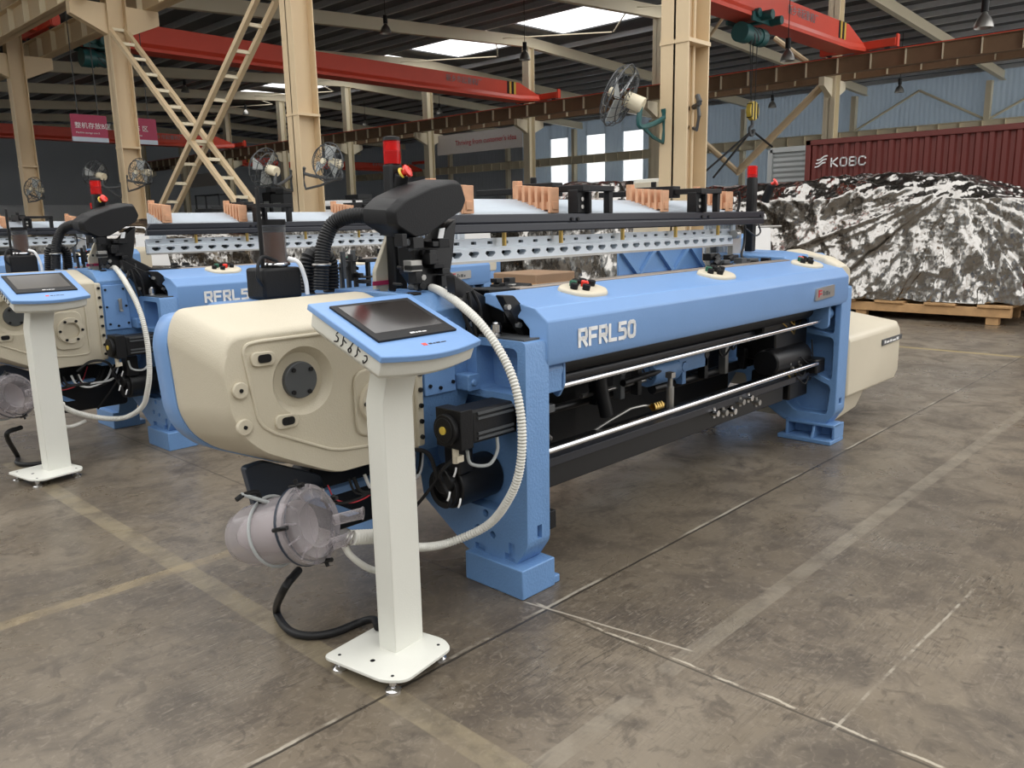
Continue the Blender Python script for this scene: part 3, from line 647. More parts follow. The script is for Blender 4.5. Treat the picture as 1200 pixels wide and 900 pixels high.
    obj('emergency_stop', MB().lathe(e0, d_, [(0, 0), (.012, 0), (.012, .022), (.028, .026), (.028, .036), (.018, .042), (0, .044)], 24), 'red', tw)
    # second tower at the far end
    t1 = at(896, 207, Y=2.82); tz = at(896, 194, Y=2.82).z; ux_ = t1.x
    tw = obj('signal_post', MB().box(ux_-.03, ux_+.036, 2.885, 2.945, 1.30, t1.z), 'black', P, .01)
    obj('beacon_lens', MB().lathe((ux_, 2.915, t1.z), (0, 0, 1), [(0, 0), (.036, 0), (.036, tz-t1.z), (0, tz-t1.z)], 24), 'redlens', tw)
    obj('beacon_core', MB().cyl((ux_, 2.915, t1.z+.02), (ux_, 2.915, t1.z+.08), .026, n=20), 'red', tw)
    e0 = at(904, 216, Y=2.78)
    obj('emergency_stop_housing', MB().cyl(e0-Vector((-.01, -.05, .12)), e0, .030, n=20), 'black', tw, .004)
    obj('emergency_stop', MB().lathe(e0, d_, [(0, 0), (.012, 0), (.012, .022), (.028, .026), (.028, .036), (.018, .042), (0, .044)], 24), 'red', tw)
    # ---- black top rail and perforated healds beam
    a_ = at(522, 252, Y=2.85); 
    rp = [(2.82, 1.50), (2.82, 1.535), (2.827, 1.540), (2.82, 1.545), (2.82, 1.585), (2.88, 1.585), (2.88, 1.497), (2.825, 1.497)]
    rl = obj('top_rail', MB().loft([[(2.60, y, z) if z > 1.55 else (2.57, y, z) for y, z in rp], [(5.60, y, z) for y, z in rp]]), 'rail', P, .004, sharp=25)
    for x in (3.42, 3.47, 4.74, 4.82, 5.54): obj('bolt', MB().cyl((x, 2.812, 1.555), (x, 2.821, 1.555), .010, n=8), 'black', rl)
    pf = MB().prism([(2.90, 1.362), (2.90, 1.420), (2.93, 1.427), (2.93, 1.47), (2.945, 1.47), (2.945, 1.362)], 'X', 2.60, 5.30)
    pr_ = obj('perforated_beam', pf, 'alu', P, .002)
    c = MB()
    for k in range(24):
        x = 2.66+k*.113
        c.prism([(x-.036, 1.397), (x-.028, 1.408), (x+.028, 1.408), (x+.036, 1.397), (x+.014, 1.380), (x-.014, 1.380)], 'Y', 2.85, 2.99)
        c.box(x+.01, x+.045, 2.85, 2.99, 1.441, 1.455)
    cut(pr_, c)
    obj('hole_shade_plate', MB().box(2.60, 5.30, 2.950, 2.956, 1.37, 1.46), 'darkgrey', pr_)  # added dark sheet, puts shade behind the perforations
    obj('beam_lower_edge', MB().box(2.60, 5.30, 2.895, 2.95, 1.352, 1.364), 'steel', pr_)
    for x in (2.98, 3.42, 3.98, 4.55, 5.08): obj('brass_stud', MB().cyl((x, 2.895, 1.43), (x, 2.895, 1.497), .012, n=10), 'brass', P)
    obj('beam_end_joint', MB().cyl((5.29, 2.89, 1.43), (5.34, 2.89, 1.43), .03).box(5.30, 5.42, 2.90, 2.94, 1.25, 1.45), 'steel', P, .003)
    # heald frames: nine flat white bars, one behind another
    for k in range(9):
        y = 2.965+k*.028; zt_ = 1.598+k*.009
        fr_ = obj('heald_frame', MB().box(2.74, 5.45, y, y+.016, zt_-.10, zt_).box(2.74, 2.775, y, y+.016, 1.42, zt_-.10).box(5.415, 5.45, y, y+.016, 1.25, zt_-.10), 'alu', P)
    for xw in (2.79, 3.43, 4.51, 5.33):
        zw = 1.60
        sp = obj('wooden_spacer', MB().box(xw-.02, xw+.02, 2.94, 3.24, zw+.008, zw+.05).box(xw-.02, xw+.02, 3.20, 3.24, zw+.05, zw+.17), 'wood', P, .002)
        for k in range(6):
            y = 2.945+k*.048; obj('wooden_tooth', MB().box(xw-.035, xw+.035, y, y+.020, zw-.01, zw+.125+k*.004), 'wood', sp, .002)
    for xc in (3.52, 4.72):
        ck = obj('clamp_post', MB().box(xc-.035, xc+.045, 2.83, 2.90, 1.585, 1.71).box(xc+.03, xc+.05, 2.80, 2.88, 1.585, 1.70), 'black', P, .004)
        for z in (1.62, 1.66): obj('clamp_hole', MB().cyl((xc, 2.824, z), (xc, 2.831, z), .011, n=12), 'steel', ck)
        obj('clamp_arm', MB().box(xc-.03, xc+.03, 2.80, 3.62, 1.700, 1.735).box(xc-.045, xc+.045, 3.0, 3.30, 1.68, 1.755).cyl((xc, 3.18, 1.755), (xc, 3.18, 1.79), .018), 'black', ck, .004)
        obj('clamp_leg', MB().box(xc-.045, xc-.015, 3.22, 3.28, 1.60, 1.70), 'black', ck, .004)
        obj('clamp_leg', MB().box(xc+.28, xc+.32, 2.86, 2.9, 1.585, 1.73), 'black', ck, .004)
        obj('clamp_arm', MB().box(xc, xc+.32, 2.85, 2.905, 1.705, 1.735), 'black', ck, .004)
    for k in range(5): obj('hanger_hook', MB().tube([(5.44, 2.95+k*.06, 1.58), (5.47, 2.95+k*.06, 1.66), (5.45, 2.95+k*.06, 1.73)], .011, 6, 4), 'black', P)
    # oil cup on black pump box, and black bellows hoses
    o0 = at(327, 345, Y=3.02); ox = o0.x
    pb = obj('oil_pump_box', MB().box(ox-.10, ox+.075, 2.96, 3.10, 1.26, 1.385), 'black', P, .012)
    oz0, oz1 = 1.385, at(327, 257, Y=3.02).z
    cup = obj('oil_cup', MB().lathe((ox, 3.03, oz0), (0, 0, 1), [(.05, 0), (.05, oz1-oz0-.02)], 28), 'tubeglass', pb)
    obj('oil', MB().cyl((ox, 3.03, oz0+.002), (ox, 3.03, oz0+.14), .046, n=28), 'amber', cup)
    obj('cup_lid', MB().cyl((ox, 3.03, oz1-.022), (ox, 3.03, oz1), .052, n=28).cyl((ox, 3.03, oz0+.145), (ox, 3.03, oz0+.16), .048, n=28), 'black', cup)
    obj('cup_clamp', MB().torus((ox, 3.03, oz0+.012), (0, 0, 1), .052, .008), 'chrome', cup)
    obj('support_rod', MB().box(ox-.078, ox-.064, 3.0, 3.015, 1.38, 1.70), 'black', pb, .003)
    obj('pump_tube', MB().tube([(ox+.03, 2.98, 1.42), (ox+.06, 2.95, 1.40), (ox+.085, 2.95, 1.33), (ox+.09, 2.95, 1.27)], .009, 8), 'lettering', pb)
    obj('pump_tube', MB().tube([(ox-.02, 2.98, 1.41), (ox-.10, 2.96, 1.43), (ox-.13, 2.95, 1.36), (ox-.10, 2.97, 1.32)], .007, 8), 'rubber', pb)
    hz = [at(*q, Y=y) for q, y in (((376, 340), 3.02), ((377, 310), 3.02), ((380, 285), 3.02), ((391, 262), 3.0), ((412, 253), 2.93), ((437, 254), 2.85), ((458, 258), 2.75))]
    obj('intake_hose', MB().tube(hz, .034, 14, 8, rib=.10, ribstep=.012), 'rubber', P)
    hz = [at(*q, Y=3.10) for q in ((388, 345), (388, 320), (384, 302), (368, 298), (361, 308), (360, 345))]
    obj('bellows_hose', MB().tube(hz, .036, 14, 8, rib=.16, ribstep=.014), 'rubber', P)
    obj('hose_clamp', MB().torus(at(377, 310, Y=3.02), (0, 0, 1), .036, .006), 'steel', P)
    obj('hose_clamp', MB().torus(at(437, 254, Y=2.85), (1, -.4, 0), .036, .006), 'steel', P)
    for i in range(14):
        p = at(rnd.uniform(395, 435), rnd.uniform(305, 335), Y=3.05+rnd.random()*.1); s_ = rnd.uniform(.006, .03); w_ = rnd.uniform(.01, .05)
        obj('feeder_part', MB().box(p.x-w_, p.x+w_, p.y-.03, p.y+.03, p.z-s_*.4, p.z+s_*.4) if i % 2 else MB().box(p.x-.008, p.x+.008, p.y-.01, p.y+.01, p.z-.06, p.z+.06), 'blackm' if i % 4 else 'darkgrey', P, .002)
    # ---- far end: drive covers
    fb = [(5.62, .34), (5.62, .80), (6.66, .70), (6.66, .34), (6.60, .29)]
    fc = MB().loft([[(x, 2.16, z) for x, z in [(5.62, .30), (5.62, .70), (6.55, .70), (6.60, .66), (6.60, .35), (6.53, .30)]],
                    [(x, 2.19, z) for x, z in [(5.62, .29), (5.62, .735), (6.60, .735), (6.66, .69), (6.66, .34), (6.58, .29)]],
                    [(x, 2.62, z) for x, z in [(5.62, .29), (5.62, .90), (6.60, .80), (6.66, .76), (6.66, .34), (6.58, .29)]],
                    [(x, 3.1, z) for x, z in [(5.62, .29), (5.62, .95), (6.60, .90), (6.66, .86), (6.66, .34), (6.58, .29)]]])
    fcv = obj('drive_cover', fc, 'cream', P, .015)
    obj('drive_cover_base', MB().loft([[(5.62, 2.22, .29), (6.12, 2.22, .29), (6.16, 2.9, .29), (5.62, 2.9, .29)], [(5.62, 2.26, .10), (6.06, 2.26, .14), (6.1, 2.86, .14), (5.62, 2.86, .10)]]), 'cream', P, .01)
    st_ = obj('maker_strip', MB().prism([(6.22, .590), (6.22, .635), (6.62, .635), (6.62, .600)], 'Y', 2.150, 2.175), 'darkgrey', fcv)
    dashes('maker_lettering', 'lettering', st_, (6.25, 2.1495, .603), (1, 0, 0), (0, 0, 1), (.03, .06, .04, .07, .05), .022, .012)
    fg = MB().prism([(2.36, 1.05), (2.36, 1.20), (2.46, 1.27), (2.95, 1.30), (2.95, 1.05)], 'X', 5.545, 5.62)
    obj('far_gearbox_housing', MB().prism([(2.42, .9), (2.42, 1.22), (2.52, 1.28), (3.05, 1.30), (3.05, .9)], 'X', 5.30, 5.94), 'blue_cast', P, .01)
    o_ = MB().loft([[(x, 2.2, z) for x, z in rounded([(5.46, 1.08), (5.46, 1.22), (5.58, 1.22), (5.66, 1.18), (5.66, 1.08)], .03)],
                    [(x, 2.3, z) for x, z in rounded([(5.46, 1.08), (5.46, 1.27), (5.60, 1.27), (5.68, 1.22), (5.68, 1.08)], .03)],
                    [(x, 2.80, z) for x, z in rounded([(5.92, 1.0), (5.92, 1.30), (6.18, 1.30), (6.25, 1.25), (6.25, 1.0)], .03)]])
    fg_ = obj('far_top_cover', o_, 'cream', P, .012)
    obj('knob', MB().cyl((5.66, 2.26, 1.19), (5.73, 2.26, 1.19), .014), 'black', fg_)
    p = at(883, 300, Y=3.3)
    obj('end_panel', MB().prism(rounded(xz([(858, 330), (874, 298), (876, 266), (903, 264), (904, 330)], 3.3), .02), 'Y', 3.3, 3.33), 'lettering', P, .004)
    obj('end_panel_edge', MB().tube([at(870, 251, Y=3.2), at(893, 251, Y=3.2), at(897, 256, Y=3.2)], .012, 8), 'lettering', P)
    obj('grille', MB().box(5.34, 5.44, 3.10, 3.14, 1.10, 1.42), 'steel', P, .004)
    obj('stop_rod', MB().cyl((5.60, 2.86, 1.475), (5.95, 2.86, 1.475), .008), 'steel', P)
    obj('wire', MB().tube([at(889, 263, Y=2.8), at(891, 272, Y=2.8), at(885, 276, Y=2.78), at(874, 268, Y=2.78)], .006, 6), 'rubber', P)
    obj('wire', MB().tube([at(873, 264, Y=2.8), at(872, 285, Y=2.8), at(869, 298, Y=2.75), at(872, 305, Y=2.7)], .009, 6), 'rubber', P)
    for i in range(34):
        p = at(rnd.uniform(828, 902), rnd.uniform(300, 316), Y=2.6+rnd.random()*.2); p.x = min(p.x, 5.35) if i % 2 else p.x; s_ = rnd.uniform(.006, .028); w_ = rnd.uniform(.01, .06)
        p.z = max(p.z, 1.17)
        obj('gripper_part', MB().box(p.x-w_, p.x+w_, p.y-.03, p.y+.03, p.z-s_, p.z+s_) if i % 2 else MB().cyl(p, p+Vector((.05, 0, .02)), s_*.6, n=8), ('blackm', 'black', 'blackm', 'darkgrey', 'black', 'blackm')[i % 6], P, .002)
    obj('gripper_rapier', MB().prism([(4.9, 1.20), (5.1, 1.235), (5.5, 1.24), (5.5, 1.20)], 'Y', 2.62, 2.70), 'blackm', P, .004)
    return root
loom = build_loom()
loom2 = copy_tree(loom); loom2.location = Vector(loom.location)+Vector((.045, 3.45, 0))
loom2['label'] = 'second row blue and cream rapier loom, partly hidden behind the nearest loom'
loom3 = copy_tree(loom); loom3.location = Vector(loom.location)+Vector((-1.3, 9.0, 0))
loom3['label'] = 'rapier loom farthest back at the left edge, mostly hidden, rails showing'
for l in (loom, loom2, loom3): l['group'] = 'rapier looms standing in rows'

# ================================================================ CONTROL PANEL STANDS
def build_stand():
    root = thing('control_panel_stand', (1.66, 2.17, 0), 'white pedestal with sloping blue touch panel in the foreground, number handwritten on its side', 'control panel')
    P = root
    # base plate
    q = rounded([(1.43, 2.33), (1.475, 2.045), (1.53, 1.985), (1.775, 2.03), (1.80, 2.10), (1.74, 2.37)], .03)
    bp_ = obj('base_plate', MB().prism(q, 'Z', .042, .054), 'white', P, .002)
    for x, y in ((1.475, 2.29), (1.515, 2.04), (1.755, 2.08), (1.71, 2.33)):
        obj('levelling_foot', MB().lathe((x, y, 0), (0, 0, 1), [(0, 0), (.028, 0), (.028, .006), (.018, .014), (.008, .018), (.008, .024), (.014, .024), (.014, .034), (.007, .034), (.007, .043), (0, .043)], 18), 'chrome', P)
        obj('bolt_hole', MB().cyl((x, y, .0535), (x, y, .055), .006, n=10), 'black', bp_)
    obj('bolt_hole', MB().cyl((1.53, 2.17, .0535), (1.53, 2.17, .055), .009, n=12), 'black', bp_)
    # square post, cranked towards the operator at the top
    def sec(z, dy, dx=0): return [(x+dx, y+dy, z) for x, y in ((1.615, 2.148), (1.757, 2.165), (1.748, 2.245), (1.602, 2.228))]
    obj('post', MB().loft([sec(.05, 0), sec(.96, 0), sec(1.10, -.02, .02), sec(1.17, -.02, .02)]), 'white', P, .004)
    # panel: a tilted tray (u along X, v up the slope)
    A = Vector((1.497, 1.985, 1.152)); u = Vector((1, .045, 0)).normalized(); v = Vector((0, .38, .138)).normalized(); n_ = u.cross(v).normalized()
    def PT(a, b_, c=0): return A+u*a+v*b_+n_*c
    W, D = .445, .415
    def outline(k=0.):
        arc = [(W*t, -.035*math.sin(PI*t)*1.0) for t in [i/10 for i in range(11)]]
        o_ = arc+[(W+.0, D), (0.0, D)]
        cx_, cy_ = W/2, D/2
        return [(cx_+(x-cx_)*(1-k), cy_+(y-cy_)*(1-k)) for x, y in o_]
    top = obj('panel_frame', MB().loft([[PT(x, y, -.022) for x, y in outline()], [PT(x, y, -.003) for x, y in outline()], [PT(x, y, 0) for x, y in outline(.015)]]), 'blue', P, .002, sharp=50)
    under = obj('panel_housing', MB().loft([[PT(x, y, -.096) for x, y in outline(.15)], [PT(x, y, -.076) for x, y in outline(.07)], [PT(x, y, -.022) for x, y in outline(.06)]]), 'white', P, .003, sharp=50)
    scr = [(.052, .085), (W-.045, .085), (W-.045, D-.05), (.052, D-.05)]
    sc_ = obj('touch_screen', MB().loft([[PT(x, y, -.001) for x, y in scr], [PT(x, y, .008) for x, y in scr]]), 'black', P, .002)
    s2 = [(.075, .135), (W-.068, .135), (W-.068, D-.07), (.075, D-.07)]
    obj('display', MB().loft([[PT(x, y, .0082) for x, y in s2], [PT(x, y, .0088) for x, y in s2]]), 'screen', sc_)
    dashes('screen_lettering', 'lettering', sc_, PT(.20, .100, .0085), u, v, (.020, .008, .012, .018), .009)
    dashes('panel_lettering', 'ink', top, PT(.222, .026, .0004), u, v, (.014, .010, .018, .022), .008)
    obj('panel_mark', MB().loft([[PT(x, y, .0002) for x, y in ((.195, .024), (.214, .024), (.214, .040), (.195, .040))], [PT(x, y, .001) for x, y in ((.195, .024), (.214, .024), (.214, .040), (.195, .040))]]), 'red', top)
    # handwritten number on the left side
    k = .065
    w_ = -v
    side = PT(W*k*.5-.0005, D*.60, -.054)
    HG = [[[(.75, 1.05), (.4, .75)], [(.35, .62), (.8, .5), (.75, .2), (.2, 0)]], [[(.4, 1), (.35, .6), (.4, .3), (.1, 0)], [(.4, .68), (1.0, .58)]],
          [[(.8, 1), (.45, .5), (.15, .15), (.4, 0), (.65, .25), (.45, .5)]], [[(.4, 1), (.35, .6), (.4, .3), (.1, 0)], [(.4, .8), (.9, .68)]], [[(.3, .62), (.7, .72), (.8, .4), (.35, 0), (.2, .2)]]]
    for i, gl in enumerate(HG):
        hd = MB()
        for ln in gl: hd.tube([PT(W*.065*.5-.0008, D*.64, -.069)+w_*(.040*i+.030*p)+n_*(.040*q) for p, q in ln], .0024, 6, 4)
        obj('handwritten_number', hd, 'ink', under)
    return root
stand = build_stand()
stand2 = copy_tree(stand); stand2.location = Vector(stand.location)+Vector((-.07, 3.42, 0))
stand2['label'] = 'white pedestal with blue touch panel at the left edge, in front of the second loom'
stand['group'] = stand2['group'] = 'control panel stands before the looms'

# ================================================================ HOSES, CUP, CABLE BESIDE THE NEAR LOOM
def build_extras():
    out = []
    def hose_pts(X, pts): return [at(x, y, X=X) for x, y in pts]
    h = [at(492, 339, Y=2.70), at(508, 338, Y=2.60), at(530, 350, Y=2.46)]+hose_pts(2.2, [(560, 376), (585, 410), (603, 450), (611.5, 500), (609, 550), (596, 585), (572, 615)])+[at(532, 634, Y=2.40), at(500, 641, Y=2.40), at(465, 638, Y=2.36), at(440, 628, Y=2.33), at(412, 630, Y=2.31)]
    o = tag(obj('suction_hose', MB().tube(h, .0185, 12, 10, rib=.2, ribstep=.013), 'hose'), 'white corrugated hose arching from the nearest loom over to the clear waste cup', 'hose'); out.append(o)
    h = [at(404, 640, Y=2.33), at(412, 652, Y=2.33), at(432, 666, Y=2.33), at(452, 668, Y=2.36), at(470, 650, Y=2.42)]
    o = tag(obj('drain_hose', MB().tube(h, .0125, 10, 8), 'hose'), 'thin smooth white hose looping below the nearest clear waste cup', 'hose'); out.append(o)
    a_ = at(412, 630, Y=2.31); b2 = at(447, 628, Y=2.34)
    obj('hose_sleeve', MB().tube([a_, (a_+b2)/2, b2], .028, 14, 8, rib=.2, ribstep=.016), 'hose', out[0])
    # clear cup
    lc = at(364, 614, Y=2.40); ax = Vector((-.30, .92, -.30)).normalized()
    root = thing('waste_cup', lc-Vector((0, 0, .1)), 'large clear plastic waste collecting cup lying tilted under the nearest cream cover', 'container')
    R_ = .132
    b_ = obj('cup_body', MB().lathe(lc, ax, [(R_*.93, .0), (R_*.93, .03), (R_*.90, .16), (R_*.85, .27), (R_*.70, .33), (R_*.42, .355), (0, .36)], 40), 'clear', root, sharp=60)
    obj('cup_filter_bag', MB().lathe(lc, ax, [(R_*.70, .05), (R_*.68, .16), (R_*.60, .26), (R_*.40, .31), (0, .325)], 32), 'lettering_cloth', b_, sharp=60)
    lid = obj('cup_lid', MB().lathe(lc, -ax, [(R_*1.08, -.022), (R_*1.08, .004), (R_*.96, .010), (R_*.92, .028), (R_*.66, .034), (R_*.60, .022), (0, .022)], 44), 'clear', root, sharp=60)
    obj('lid_rim', MB().torus(lc+ax*.028, ax, R_*1.06, .0055, 44).torus(lc-ax*.004, ax, R_*.97, .003, 44), 'navy', lid)
    a = ax.orthogonal().normalized(); c_ = ax.cross(a)
    for k in range(12):
        t = k*PI/6; d = a*math.cos(t)+c_*math.sin(t)
        obj('lid_rib', MB().cyl(lc-ax*.018+d*R_*.68, lc-ax*.010+d*R_*1.06, .004, n=8), 'clear', lid)
    for t in (.4, 2.2, 4.1, 5.4):
        d = a*math.cos(t)+c_*math.sin(t); p = lc+d*R_*1.09
        obj('lid_clip', MB().cyl(p-ax*.03, p+ax*.035, .008, n=10).cyl(p-d*.018, p+d*.022, .007, n=10), 'blackm', lid)
    p = lc+ax*.17
    obj('hanging_strap', MB().torus(p, ax, R_*.96, .006, 40).cyl(p+Vector((-.03, -.02, .12)), p+Vector((-.12, .0, .17)), .007), 'grey', root)
    obj('strap_hook', MB().tube([p+Vector((-.14, 0, .155)), p+Vector((-.11, 0, .165)), p+Vector((-.06, 0, .16)), p+Vector((-.05, 0, .12))], .009, 8), 'black', root)
    q = lc+RT*.10-ax*.0+Vector((0, 0, .02))
    obj('outlet_spout', MB().cyl(q+Vector((-.02, 0, 0)), q+RT*.085+Vector((0, 0, .02)), .020, n=20).torus(q+RT*.085+Vector((0, 0, .02)), RT, .020, .004), 'clear', root)
    h0 = at(412, 630, Y=2.31)
    obj('hose_socket', MB().cyl(lc+RT*.06+Vector((0, -.02, -.07)), h0, .022, n=20), 'clear', root)
    obj('hose_ring', MB().torus(h0+RT*.0, (h0-lc), .022, .005).torus(h0-RT*.015, (h0-lc), .023, .004), 'steel', root)
    out.append(root)
    # black cable along the floor
    c = [at(350, 668, Y=2.62), at(333, 690, Y=2.55)]+[at(x, y, Z=.018) for x, y in ((324, 716), (338, 738), (362, 745), (392, 741), (420, 730))]+[at(438, 726, Z=.05), at(443, 735, Z=.075)]
    o = tag(obj('power_cable', MB().tube(c, .0155, 10, 8), 'rubber'), 'thick black cable looping on the floor behind the foreground pedestal', 'cable'); out.append(o)
    return out
MT['lettering_cloth'] = mat('pale_dust_filter_cloth', (.55, .50, .50), .8, var=.15, vscale=12)
ex = build_extras()
names2 = {'suction_hose': 'white corrugated hose hanging in an arc beside the second loom', 'drain_hose': 'thin white hose loop hanging near the second pedestal',
          'waste_cup': 'clear plastic waste cup under the second loom, cut by the left picture edge', 'power_cable': 'black cable on the floor behind the left pedestal'}
for o in ex:
    c = copy_tree(o); c.location = Vector(o.location)+Vector((.02, 3.44, 0)); c['label'] = names2[o.name.split('.')[0]]
    g = {'suction_hose': 'corrugated loom hoses', 'drain_hose': 'thin loom hoses', 'waste_cup': 'clear waste cups', 'power_cable': 'floor cables'}[o.name.split('.')[0]]
    o['group'] = g; c['group'] = g

# ================================================================ BUILDING
fl_ = struct(obj('floor', MB().box(-14, 56, -14, 80, -.2, 0), 'floor'))
fl_.data.transform(Matrix.Translation(fl_.location)); fl_.location = (0, 0, 0)
ZR = lambda X: (8.45+(X-7.8)*.0587) if X < 30.8 else (9.80-(X-30.8)*.0435)      # underside of the rafters
def col(x, y, h, w, d, m, label, group, pipes=False):
    r = thing('steel_column', (x+d/2, y, 0), label, 'column', group)
    obj('column_shaft', MB().box(x, x+.02, y-w/2, y+w/2, 0, h).box(x+d-.02, x+d, y-w/2, y+w/2, 0, h).box(x, x+d, y-.012, y+.012, 0, h), m, r)
    if pipes:
        for q in (.13, .26): obj('cable_conduit', MB().cyl((x+q, y-.07, 0), (x+q, y-.07, h), .022, n=10), m, r)
    obj('runway_bracket', MB().prism([(x-.75, 6.42), (x, 6.42), (x, 5.78), (x-.75, 6.12)], 'Y', y-.1, y+.1).prism([(x+d, 6.42), (x+d+.75, 6.42), (x+d+.75, 6.12), (x+d, 5.78)], 'Y', y-.1, y+.1), m, r)
    if w < .4: obj('clip_band', MB().box(x-.01, x+d+.01, y-w/2-.01, y+w/2+.01, 3.35, 3.39), m, r)
    return r
rowlab = ('pale beige steel column just right of the picture centre, cut off by the top edge', 'wide beige steel column left of the centre with a wall fan on each side', 'beige steel column with a bracket under the crane beam near the left sign', 'beige steel column at the far left edge of the picture')
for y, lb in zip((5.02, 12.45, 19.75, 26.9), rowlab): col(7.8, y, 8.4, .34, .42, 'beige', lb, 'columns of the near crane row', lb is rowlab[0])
row2lab = {5.6: 'thin far column hidden above the red container, at the right edge', 13.1: 'beige column standing behind the red container with a diagonal brace', 20.6: 'far column hidden behind the big beige column', 28.2: 'far beige column at the right end of the white banner', 35.9: 'far beige column at the left end of the white banner', 43.5: 'far beige column between the banner and the column with two fans'}
for k in range(12):
    y = 5.6+k*7.55
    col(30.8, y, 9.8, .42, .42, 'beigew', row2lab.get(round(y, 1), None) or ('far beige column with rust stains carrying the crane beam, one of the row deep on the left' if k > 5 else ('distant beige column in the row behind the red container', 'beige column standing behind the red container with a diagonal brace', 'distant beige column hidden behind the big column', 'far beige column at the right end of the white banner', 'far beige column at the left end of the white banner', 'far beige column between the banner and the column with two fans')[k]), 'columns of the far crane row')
for k in range(9):
    y = 6.2+k*7.55
    r = thing('wall_column', (54-.25, y, 0), 'pale column standing against the corrugated back wall', 'column', 'columns along the back wall')
    obj('column_shaft', MB().box(53.5, 53.9, y-.15, y+.15, 0, 8.8), 'beigew', r)
# rafters and purlins
for k in range(12):
    y = 5.6+k*7.55
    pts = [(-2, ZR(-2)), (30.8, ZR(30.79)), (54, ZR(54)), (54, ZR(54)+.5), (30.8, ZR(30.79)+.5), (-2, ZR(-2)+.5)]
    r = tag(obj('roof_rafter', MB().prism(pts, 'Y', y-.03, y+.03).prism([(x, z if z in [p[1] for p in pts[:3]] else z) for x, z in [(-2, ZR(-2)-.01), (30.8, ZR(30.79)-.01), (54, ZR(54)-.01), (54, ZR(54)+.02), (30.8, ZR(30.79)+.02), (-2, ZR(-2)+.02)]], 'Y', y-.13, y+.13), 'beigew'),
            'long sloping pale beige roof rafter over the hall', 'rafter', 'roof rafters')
px_ = [1.0+1.5*i for i in range(36)]
for x in px_:
    if x > 53.9 or 28.9 < x < 32.6: continue
    z = ZR(x)+.5
    tag(obj('roof_purlin', MB().box(x-.01, x+.01, 0, 74, z, z+.22).box(x, x+.10, 0, 74, z, z+.012), 'purlin'), 'thin metal roof purlin running across above the rafters', 'purlin', 'roof purlins')
    # short knee ties between purlin and rafter read as dark slanting dashes
dk = MB()
def sheet(x0, x1, y0, y1):
    dk.loft([[(x0, y0, ZR(x0)+.74), (x1, y0, ZR(x1)+.74), (x1, y0, ZR(x1)+.80), (x0, y0, ZR(x0)+.80)], [(x0, y1, ZR(x0)+.74), (x1, y1, ZR(x1)+.74), (x1, y1, ZR(x1)+.80), (x0, y1, ZR(x0)+.80)]])
sheet(11.5, 29.0, 0, 75); sheet(32.6, 54.1, 0, 75); sheet(-4, 11.5, 17, 75)
for k in range(11): sheet(29.0, 32.6, 5.6+k*7.55-.9 if k else 0, 5.6+k*7.55+.9)
sheet(29., 32.6, 55, 75)
struct(obj('ceiling', dk, 'deck'))
for k in range(9):
    y = 5.6+k*7.55
    tag(obj('ridge_tie', MB().cyl((29.0, y+.2, 9.9), (32.6, y+3.6, 10.1), .03, n=8).cyl((29, y+7.3, 9.9), (32.6, y+3.7, 10.1), .03, n=8), 'beigew'), 'thin slanting tie bar under the bright ridge skylight', 'tie bar', 'ridge tie bars')
# runway beams
def runway(x, label, m, z0=6.45, z1=7.0, y0=2, y1=74, st=1.15):
    r = thing('crane_runway_beam', (x, (y0+y1)/2, z0), label, 'crane runway')
    mb = MB().box(x-.01, x+.01, y0, y1, z0, z1).box(x-.15, x+.15, y0, y1, z0, z0+.02).box(x-.15, x+.15, y0, y1, z1-.02, z1)
    obj('beam', mb, m, r)
    obj('beam_rail', MB().box(x-.03, x+.03, y0, y1, z1, z1+.05), 'crane' if m == 'brown' else m, r)
    st_ = MB(); y = y0+.3
    while y < y1: st_.box(x-.14, x+.14, y-.01, y+.01, z0+.02, z1-.02); y += st
    o = obj('beam_stiffener', st_, 'beigew', r); o['kind'] = 'stuff'
    return r
runway(7.25, 'near brown crane runway beam in the top left corner', 'beige', 6.42, 7.0, 11)
runway(8.8, 'second near crane runway beam just beyond the left columns', 'beige', 6.42, 7.0, 14)
runway(30.25, 'long rust brown crane runway beam crossing the picture under both red cranes', 'brown')
runway(31.85, 'brown crane runway beam running close behind the long one', 'brown')
runway(53.1, 'pale crane runway beam along the back wall', 'beigew', 6.0, 6.6)
# ---------------------------------------------------------------- walls
wl = MB()
wins = [(x-.95, x+.95) for x in (34.6, 38.35, 42.0, 45.85)]
xs0, xs1 = 54.0, 54.12
ycur = -4
for a, b_ in wins:
    wl.box(xs0, xs1, ycur, a, 0, 9.55); wl.box(xs0, xs1, a, b_, 0, 4.5); wl.box(xs0, xs1, a, b_, 8.25, 9.55); ycur = b_
wl.box(xs0, xs1, ycur, 50, 0, 9.55)
struct(obj('wall_back', wl, 'wallsheet'))
struct(obj('wall_back', MB().box(xs0, xs1, 50, 76, 0, 9.55), 'walldark'))
for i, (a, b_) in enumerate(wins):
    o = struct(obj('window_%d' % (i+1), MB().box(54.02, 54.05, a, b_, 4.5, 8.25), 'sheer'))
    struct(obj('window_bar', MB().box(54.0, 54.06, a, b_, 6.3, 6.36), 'beigew', o))
struct(obj('wall_left', MB().box(-14, 54, 75, 75.15, 3.6, 10.6), 'walldark'))
struct(obj('trim_1', MB().box(-14, 54, 74.96, 75.1, 0, 3.6), 'tarp'))
struct(obj('trim_2', MB().box(53.9, 54.0, 50, 74.9, 0, 2.8), 'tarp'))
